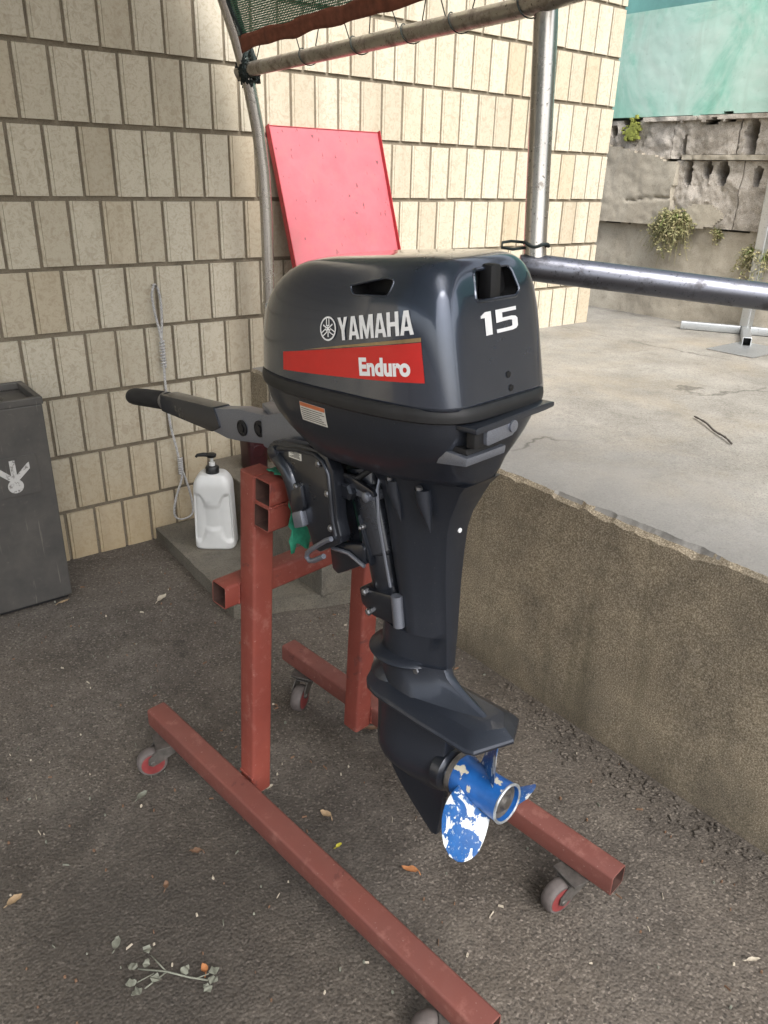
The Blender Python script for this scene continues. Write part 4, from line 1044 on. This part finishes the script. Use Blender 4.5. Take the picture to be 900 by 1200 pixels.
# outer dark cord along the arch pole
obj('edge_cord', MB().tube([(CX+1.735*math.cos(a)-1.5, -.01+.012*math.sin(a*40), CZ+1.735*math.sin(a)) for a in np.linspace(.24, 1.6, 60)], .008, 8), MAT['cord'], can, smooth=True)
# ties of wire round the foot of the thick pole
wire_pts = [(.0285*math.cos(a)*1.05+.007, -1.30+.0285*math.sin(a)*1.05, 1.245+.004*math.sin(3*a)) for a in np.linspace(0, 4*math.pi, 40)]
obj('wire_tie', MB().tube(wire_pts+[(-.03, -1.25, 1.25), (-.045, -1.235, 1.246), (-.05, -1.24, 1.235), (-.035, -1.262, 1.232), (-.01, -1.29, 1.238)], .0036, 7), MAT['cord'], can, smooth=True)

# lower pipe (rail on the platform side)
A, B = Vector((1.492, 1.325, 1.193)), Vector((2.42, .47, 1.085))
gr = thing('guard_pipe', 'thick dull steel pipe running right from the foot of the canopy pole', 'pipe', A)
pp = [Vector((-.018, .016, .002)), Vector((0, 0, 0))] + [(B-A)*k for k in (.02, .3, .6, .95)]
e = (B-A); pp += [e+Vector((.03, -.03, -.01)), e+Vector((.05, -.05, -.05)), e+Vector((.055, -.055, -.12)), Vector((e.x+.055, e.y-.055, .645-A.z))]
obj('pipe', MB().tube(pp, [.026, .0325]+[.0325]*8, 24), MAT['steel_dark'], gr, smooth=True, angle=50)

# ================================================================== SMALL THINGS
# red panel
pl = thing('metal_sheet', 'faded pinkish red metal sheet with folded edges leaning on the tile wall', 'metal sheet', (1.87, 2.45, .647))
yt, zt = .325, .897
ex = Vector((1, 0, 0)); ey = Vector((.004, yt, zt)); L = ey.length; eyn = ey.normalized(); en = ex.cross(eyn)
pm = Matrix((ex, eyn, en)).transposed().to_4x4()
m = MB().box((-.262, 0, -.0015), (.252, L, .0015))
o = obj('sheet', m.xf(pm), MAT['pink'], pl)
for s, x0 in ((-1, -.2635), (1, .2525)):
    obj('side_flange', MB().box((x0, 0, -.016), (x0+.0025*1, L+.004, .018 if s > 0 else .012)).xf(pm), MAT['panel_edge'], pl)
obj('top_flange', MB().box((-.26, L+.0005, -.016), (.25, L+.003, .004)).xf(pm), MAT['panel_edge'], pl)

# trash bins
def bin_(name, label, loc, arrow):
    t = thing(name, label, 'trash bin', loc, 0, None)
    Wd, Dp, Hh = .245, .235, .72
    m = MB().box((-Wd, 0, .012), (0, Dp, Hh-.02), bev=.004)
    obj('body', m, MAT['bin'], t)
    m = MB().box((-Wd+.012, .012, 0), (-.012, Dp-.012, .013)); obj('plinth', m, MAT['void'], t)
    # raised rim round a sunk tray
    m = MB()
    for a, b in (((-Wd-.003, -.003), (.003, .016)), ((-Wd-.003, Dp-.016), (.003, Dp+.003)), ((-Wd-.003, .0165), (-Wd+.016, Dp-.0165)), ((-.016, .0165), (.003, Dp-.0165))):
        m.box((*a, Hh-.0195), (*b, Hh+.004), bev=.003)
    obj('rim', m, MAT['bin'], t)
    m = MB().lathe([(.045, 0), (.055, .003), (.05, .012), (.03, .014)], (-Wd/2-.02, Dp/2, Hh-.019), 2, 24); obj('ash_cup', m, MAT['caster_metal'], t)
    if arrow:
        cx, cz = -.119, .478
        m = MB().prism(bev_poly([(cx-.076, cz-.066), (cx+.076, cz-.066), (cx+.076, cz+.066), (cx-.076, cz+.066)], .012), 1, -.0035, .001, bev=.001)
        p = obj('sign_plate', m, MAT['bin'], t)
        m = MB()
        m.box((cx-.0085, -.005, cz-.012), (cx+.0085, -.003, cz+.056))
        for s in (-1, 1):
            m.prism([(cx+s*.006, cz-.018), (cx+s*.050, cz+.022), (cx+s*.050, cz+.002 if False else cz+.044), (cx+s*.044, cz+.040), (cx+s*.008, cz+.006)], 1, -.0048, -.0031)
        m.lathe([(.0, -.0052), (.0235, -.0050), (.0235, -.003)], (cx, 0, cz-.030), 1, 24)
        obj('arrow_mark', m, MAT['arrow'], p)
    return t
bin_('trash_bin', 'weathered dark metal trash bin with a white arrow mark, beside the tile wall', (.607, 2.503, 0), True)
bin_('trash_bin', 'plain dark metal bin cut by the left picture edge, beside the arrow bin', (.352, 2.48, 0), False)

# white jug
jug = thing('soap_jug', 'white plastic pump jug with black cap standing on the low concrete slab', 'jug', (1.168, 2.50, .05), math.radians(-37))
m = MB(); R = []
NJ = 96
def jsec(z):
    k = z/.29
    hw = .077*(1-.10*max(0, k-.1)); hd = .055
    if z > .245: q = (z-.245)/.055; hw *= math.sqrt(max(.0, 1-(q*.80)**2.3)); hd *= math.sqrt(max(0., 1-(q*.72)**2.3))
    if z < .012: q = (.012-z)/.012; hw -= .007*q*q; hd -= .007*q*q
    return hw, hd
for z in list(np.linspace(0, .012, 5))+list(np.linspace(.02, .245, 52))+list(np.linspace(.249, .30, 16)):
    hw, hd = jsec(z); ring = []
    for k in range(NJ):
        a = 2*math.pi*k/NJ; c, s = math.cos(a), math.sin(a)
        x = hw*math.copysign(abs(c)**.42, c); y = hd*math.copysign(abs(s)**.42, s)
        waist = .012+.042*abs((z-.135)/.115)**1.7          # hourglass rib between two scooped grips
        if y < 0 and .03 < z < .235:
            d = min(max(0, (abs(x)-waist)/.006), 1)*min(1, max(0, (.235-z)/.015))*min(1, max(0, (z-.03)/.015))
            e_ = min(1, max(0, (hw-.004-abs(x))/.006)); y += .011*d*e_
        ring.append((x, y, z))
    R.append(ring)
obj('body', m.rings(R), MAT['jug'], jug, smooth=True, angle=60)
cp = obj('cap', MB().lathe([(.024, .296), (.025, .298), (.025, .322), (.022, .326), (.012, .328)], (0, 0, 0), 2, 26), MAT['black'], jug, smooth=True, angle=40)
obj('pump_neck', MB().lathe([(.011, .327), (.011, .340), (.006, .341), (.006, .366)], (0, 0, 0), 2, 16), MAT['jug'], jug, smooth=True, angle=40)
obj('pump_head', MB().lathe([(.008, .358), (.017, .362), (.019, .372), (.012, .376)], (0, 0, 0), 2, 18).tube([(0, 0, .368), (-.03, .0, .370), (-.052, 0, .367), (-.058, 0, .360)], [.009, .008, .006, .005], 10), MAT['black'], jug, smooth=True, angle=40)

# dark red can on the step
rc = thing('red_can', 'dark maroon plastic container on the concrete step below the tiller arm', 'container', (1.40, 2.6, .29))
obj('body', MB().rings([[(x, y, z) for x, y, _ in sering(0, .05*k, -.05*k, .043*k, 4, 4, 0, 40)] for z, k in ((0, .94), (.006, 1), (.13, 1.03), (.14, 1.0), (.146, .9))]), MAT['maroon'], rc, smooth=True, angle=50)
obj('ring_mark', MB().lathe([(.022, -.001), (.0245, -.0012), (.027, -.001), (.0245, .001)], (-.008, -.0515, .085), 1, 26).xf(Matrix.Identity(3)), MAT['maroon'], rc, smooth=True)

# rope
ropepts = [(1.116, 2.765, 1.006), (1.103, 2.765, .97), (1.107, 2.765, .909), (1.120, 2.765, .83), (1.125, 2.765, .76), (1.123, 2.765, .669), (1.124, 2.765, .569), (1.129, 2.765, .465), (1.145, 2.765, .374), (1.153, 2.765, .3), (1.156, 2.765, .244), (1.123, 2.765, .16), (1.112, 2.765, .095),
           (1.135, 2.765, .066), (1.182, 2.765, .072), (1.194, 2.765, .118), (1.176, 2.765, .221), (1.159, 2.765, .281)]
def smooth_path(p, n=8):
    out = []; p = [Vector(q) for q in p]
    for i in range(len(p)-1):
        a, b, c, d = p[max(0, i-1)], p[i], p[i+1], p[min(len(p)-1, i+2)]
        for k in range(n):
            t_ = k/n; out.append(.5*((2*b)+(c-a)*t_+(2*a-5*b+4*c-d)*t_*t_+(3*b-a-3*c+d)*t_**3))
    out.append(p[-1]); return out
rp = thing('rope', 'thin grey-white rope with looped ends hanging from a nail on the tile wall', 'rope', (1.12, 2.765, 1.0))
off = Vector((1.12, 2.765, 1.0)); path = [q-off for q in smooth_path(ropepts)]
def twist(path, r, pr_, turns):
    M_ = []
    for s in range(3):
        pts = []
        d = 0
        for i, p in enumerate(path):
            if i: d += (p-path[i-1]).length
            a = d*turns+s*2.094; pts.append(p+Vector((math.cos(a)*r, math.sin(a)*r, 0)))
        M_.append(pts)
    return M_
def dense(path, d=.004):
    out = [path[0]]
    for a, b in zip(path, path[1:]):
        n_ = max(1, int((b-a).length/d))
        out += [a+(b-a)*(k+1)/n_ for k in range(n_)]
    return out
m = MB()
for pts in twist(dense(path), .0024, .0028, 180): m.tube(pts, .0028, 5)
obj('strand', m, MAT['rope'], rp, smooth=True)
m = MB(); lp = [q-off for q in smooth_path([(1.116, 2.765, 1.006), (1.128, 2.765, .985), (1.134, 2.765, .93), (1.130, 2.765, .86), (1.124, 2.765, .80), (1.128, 2.765, .74), (1.121, 2.765, .70)])]
for pts in twist(dense(lp), .0024, .0028, 180): m.tube(pts, .0028, 5)
obj('loop', m, MAT['rope'], rp, smooth=True)
for z0, z1 in ((.70, .80), (.26, .33)):
    m = MB()
    for q in range(9):
        zz = z0+(z1-z0)*q/9-1.0; xx = (.004 if z0 > .5 else .035)
        if q == 0: m.tube([(xx+.0082*math.cos(a), .0082*math.sin(a), z0-1+(z1-z0)*a/56.5) for a in np.linspace(0, 56.5, 110)], .0032, 5); obj('whipping', m, MAT['rope'], rp, smooth=True)
tag(obj('nail', MB().lathe([(.002, .0), (.002, -.045), (.005, -.046), (.005, -.049)], (0, 0, 0), 1, 8), MAT['caster_metal'], loc=(1.116, 2.80, 1.0)), 'small nail in the tile joint that the rope loop hangs on', 'nail')

# galvanised stand on the platform
gs_ = thing('steel_post_base', 'galvanised square tube upright on a cross base, on the platform at right', 'post stand', (4.145, 2.09, .647))
obj('upright', sq_tube(2, .042, 1.5, (-.025, -.025), .05, .003, .004).xf(Matrix(((1, 0, -.03), (0, 1, .0), (0, 0, 1)))), [MAT['galv'], MAT['void']], gs_, smooth=True, angle=35)
rot45 = Matrix.Rotation(math.radians(30), 3, 'Z')
obj('base_tube', sq_tube(0, -.36, .36, (-.02, 0), .042, .003, .004).xf(rot45), [MAT['galv'], MAT['void']], gs_, smooth=True, angle=35)
obj('base_tube', sq_tube(1, .026, .33, (-.02, 0), .042, .003, .004).xf(rot45), [MAT['galv'], MAT['void']], gs_, smooth=True, angle=35)
obj('base_tube', sq_tube(1, -.33, -.024, (-.02, 0), .042, .003, .004).xf(rot45), [MAT['galv'], MAT['void']], gs_, smooth=True, angle=35)
tag(obj('flat_plate', MB().box((-.17, -.12, 0), (.17, .12, .003), bev=.0008), MAT['galv'], loc=(3.75, 1.86, .647)), 'thin grey metal plate lying flat on the platform by the post base', 'plate')
# stick on the platform
sp_ = [Vector(p) for p in ((2.44, 1.344, .652), (2.39, 1.27, .656), (2.34, 1.21, .653), (2.30, 1.15, .655), (2.268, 1.109, .651))]
tag(obj('stick', MB().tube([p-sp_[0] for p in smooth_path(sp_, 4)], [.0022+.0016*abs(math.sin(i*1.7)) for i in range(17)], 7), simple('dry_bark', (.05, .042, .035), .9), smooth=True, loc=sp_[0]), 'thin dark crooked stick lying on the pale platform', 'stick')

# ---- fallen leaves and litter
LM = {k: simple('dry_leaf_'+k, c, .75, var=.3, scale=70) for k, c in dict(tan=(.30, .21, .12), orange=(.34, .14, .05), brown=(.15, .085, .05), grey=(.16, .165, .13), yellow=(.42, .38, .04), pale=(.42, .37, .29)).items()}
def leaf_obj(label, x, y, L, wd, rz, mat, curl=.25, z=0.0):
    L *= .85; wd *= .85; m = MB(); n_ = 8; V = []
    for i in range(n_+1):
        u = i/n_; h = wd*math.sin(math.pi*min(1, u*.96+.02))**.8*(1-.25*u)
        for q in (-1, 0, 1):
            V.append(((u-.5)*L, q*h*.5, .006+curl*L*((u-.5)**2)*1.2+abs(q)*h*.28+fbm(u*5, q, x*9)*.003))
    F = [(i*3+k, i*3+k+1, i*3+k+4, i*3+k+3) for i in range(n_) for k in range(2)]
    m.add(V, F); m.tube([((-.5)*L, 0, .006+curl*L*.3), (-.66*L, .004, .004)], .0012, 5)
    o = obj('fallen_leaf', m, mat, smooth=True, fix=False, loc=(x, y, z)); o.rotation_euler = (0, 0, rz)
    return tag(o, label, 'leaf', 'fallen leaves on the asphalt')
leaf_obj('large pale curled leaf on the ground between the bin and the slab', .851, 2.302, .062, .03, .6, LM['pale'], .3)
leaf_obj('orange-brown curled leaf on the ground below the propeller', .817, .896, .045, .022, 2.2, LM['orange'], .5)
leaf_obj('brown curled leaf near the foot of the near post', .758, 1.135, .038, .024, 1.9, LM['tan'], .6)
leaf_obj('tan leaf near the left picture edge', .116, 1.324, .04, .026, .3, LM['tan'], .3)
leaf_obj('grey-green oval leaf on the dark asphalt at lower left', .247, 1.106, .034, .022, 1.0, LM['grey'], .2)
leaf_obj('small bright yellow leaf on the ground below the gearcase', .731, 1.043, .022, .013, .2, LM['yellow'], .2)
leaf_obj('brown leaf tucked under the far rail by the far post', 1.03, 1.315, .06, .022, -.6, LM['brown'], .3)
leaf_obj('dark brown leaf left of the near post', .467, 1.218, .034, .02, 2.6, LM['brown'], .4)
leaf_obj('grey-green crumpled leaf near the left caster', .436, 1.447, .036, .024, .4, LM['grey'], .5)
leaf_obj('pale leaf flake right at the foot of the near post', .694, 1.291, .03, .016, .1, LM['pale'], .2)
leaf_obj('thin brown leaf on the ground in front of the arrow bin', .568, 2.524-.05, .05, .016, .2, LM['tan'], .3)
leaf_obj('pale grey leaf strip by the end of the far rail', 1.222, .332, .036, .012, -.5, LM['pale'], .1)
leaf_obj('brown curled leaf between the near rail and the dry sprig', .378, 1.174, .026, .016, 1.1, LM['brown'], .5)
leaf_obj('reddish dry leaf beside the dry sprig', .36, .955, .026, .018, 1.4, LM['orange'], .7)
# dry sprig
sg = thing('dry_sprig', 'dry grey twig with withered leaves lying at lower left', 'twig', (.30, .99, .003))
m = MB().tube([(-.04, .04, .004), (0, .0, .008), (.03, -.035, .006), (.055, -.06, .005)], .0018, 6)
for q in ((-.052, .014), (.062, -.05)): m.tube([(-.02 if q[0] < 0 else .04, .012 if q[0] < 0 else -.045, .0065), (q[0], q[1], .006)], .0011, 5)
m.tube([(0, 0, .007), (-.01, .05, .006)], .0014, 6).tube([(0, 0, .007), (-.045, -.005, .005)], .0014, 6)
obj('twig_stem', m, LM['grey'], sg, smooth=True)
for (x, y, a) in ((-.04, .04, 2.3), (-.012, .055, 1.5), (-.05, -.005, 3.1), (-.052, .014, 2.8), (.055, -.06, -.8), (.045, -.065, -1.4), (.062, -.05, -.2), (-.015, .006, 3.9), (.02, -.022, .4), (-.03, .03, .9)):
    m = MB(); n_ = 5; V = []
    for i in range(n_+1):
        u = i/n_; h = (.010+.012*random.random())*math.sin(math.pi*min(1, u*.95+.03)); 
        for q in (-1, 1): V.append((x+math.cos(a)*.02*u-math.sin(a)*q*h*.5, y+math.sin(a)*.02*u+math.cos(a)*q*h*.5, .006+.006*random.random()))
    m.add(V, [(i*2, i*2+1, i*2+3, i*2+2) for i in range(n_)]); obj('withered_leaf', m, LM['grey'], sg, fix=False)
# crumbs, chips and straw scattered on the asphalt
m = MB()
for k in range(520):
    x, y = random.uniform(-.3, 1.48), random.uniform(.1, 2.72)
    if x > .98 and y > 1.9: continue
    q = random.random(); a = random.uniform(0, 6.28)
    if q < .35: l, w_, h = random.uniform(.006, .018), random.uniform(.0008, .002), .0015
    else: l = random.uniform(.002, .006); w_, h = l*random.uniform(.5, .9), l*.5
    mi = 0 if random.random() < .28 else (1 if random.random() < .6 else 2)
    c, s = math.cos(a), math.sin(a)
    V = [(x+c*u*l-s*v*w_, y+s*u*l+c*v*w_, z_) for z_, k_ in ((-.004, 1), (h, .8)) for u, v in ((-.5*k_, -.5*k_), (.5*k_, -.4*k_), (.45*k_, .5*k_), (-.5*k_, .4*k_))]
    m.add(V, [(0, 1, 5, 4), (1, 2, 6, 5), (2, 3, 7, 6), (3, 0, 4, 7), (4, 5, 6, 7)], mi)
tag(obj('ground_litter', m, [LM['pale'], LM['brown'], LM['grey']]), 'pale straw bits and grit scattered over the asphalt', kind='stuff')
m = MB()
for k in range(380):
    y = random.uniform(.2, 1.9); x = 1.497-abs(random.gauss(0, .06))
    q = random.uniform(.002, .006)*(1.25 if .55 < y < 1.25 else .8)
    bm = bmesh.new(); bmesh.ops.create_icosphere(bm, subdivisions=1, radius=q)
    for v in bm.verts: v.co = Vector((v.co.x*random.uniform(.8, 1.2)+x, v.co.y*random.uniform(.8, 1.2)+y, v.co.z*random.uniform(.5, .8)))
    m.bm(bm)
gv = obj('gravel', m, MAT['asphalt']); tag(gv, 'loose dark gravel along the foot of the platform', kind='stuff')
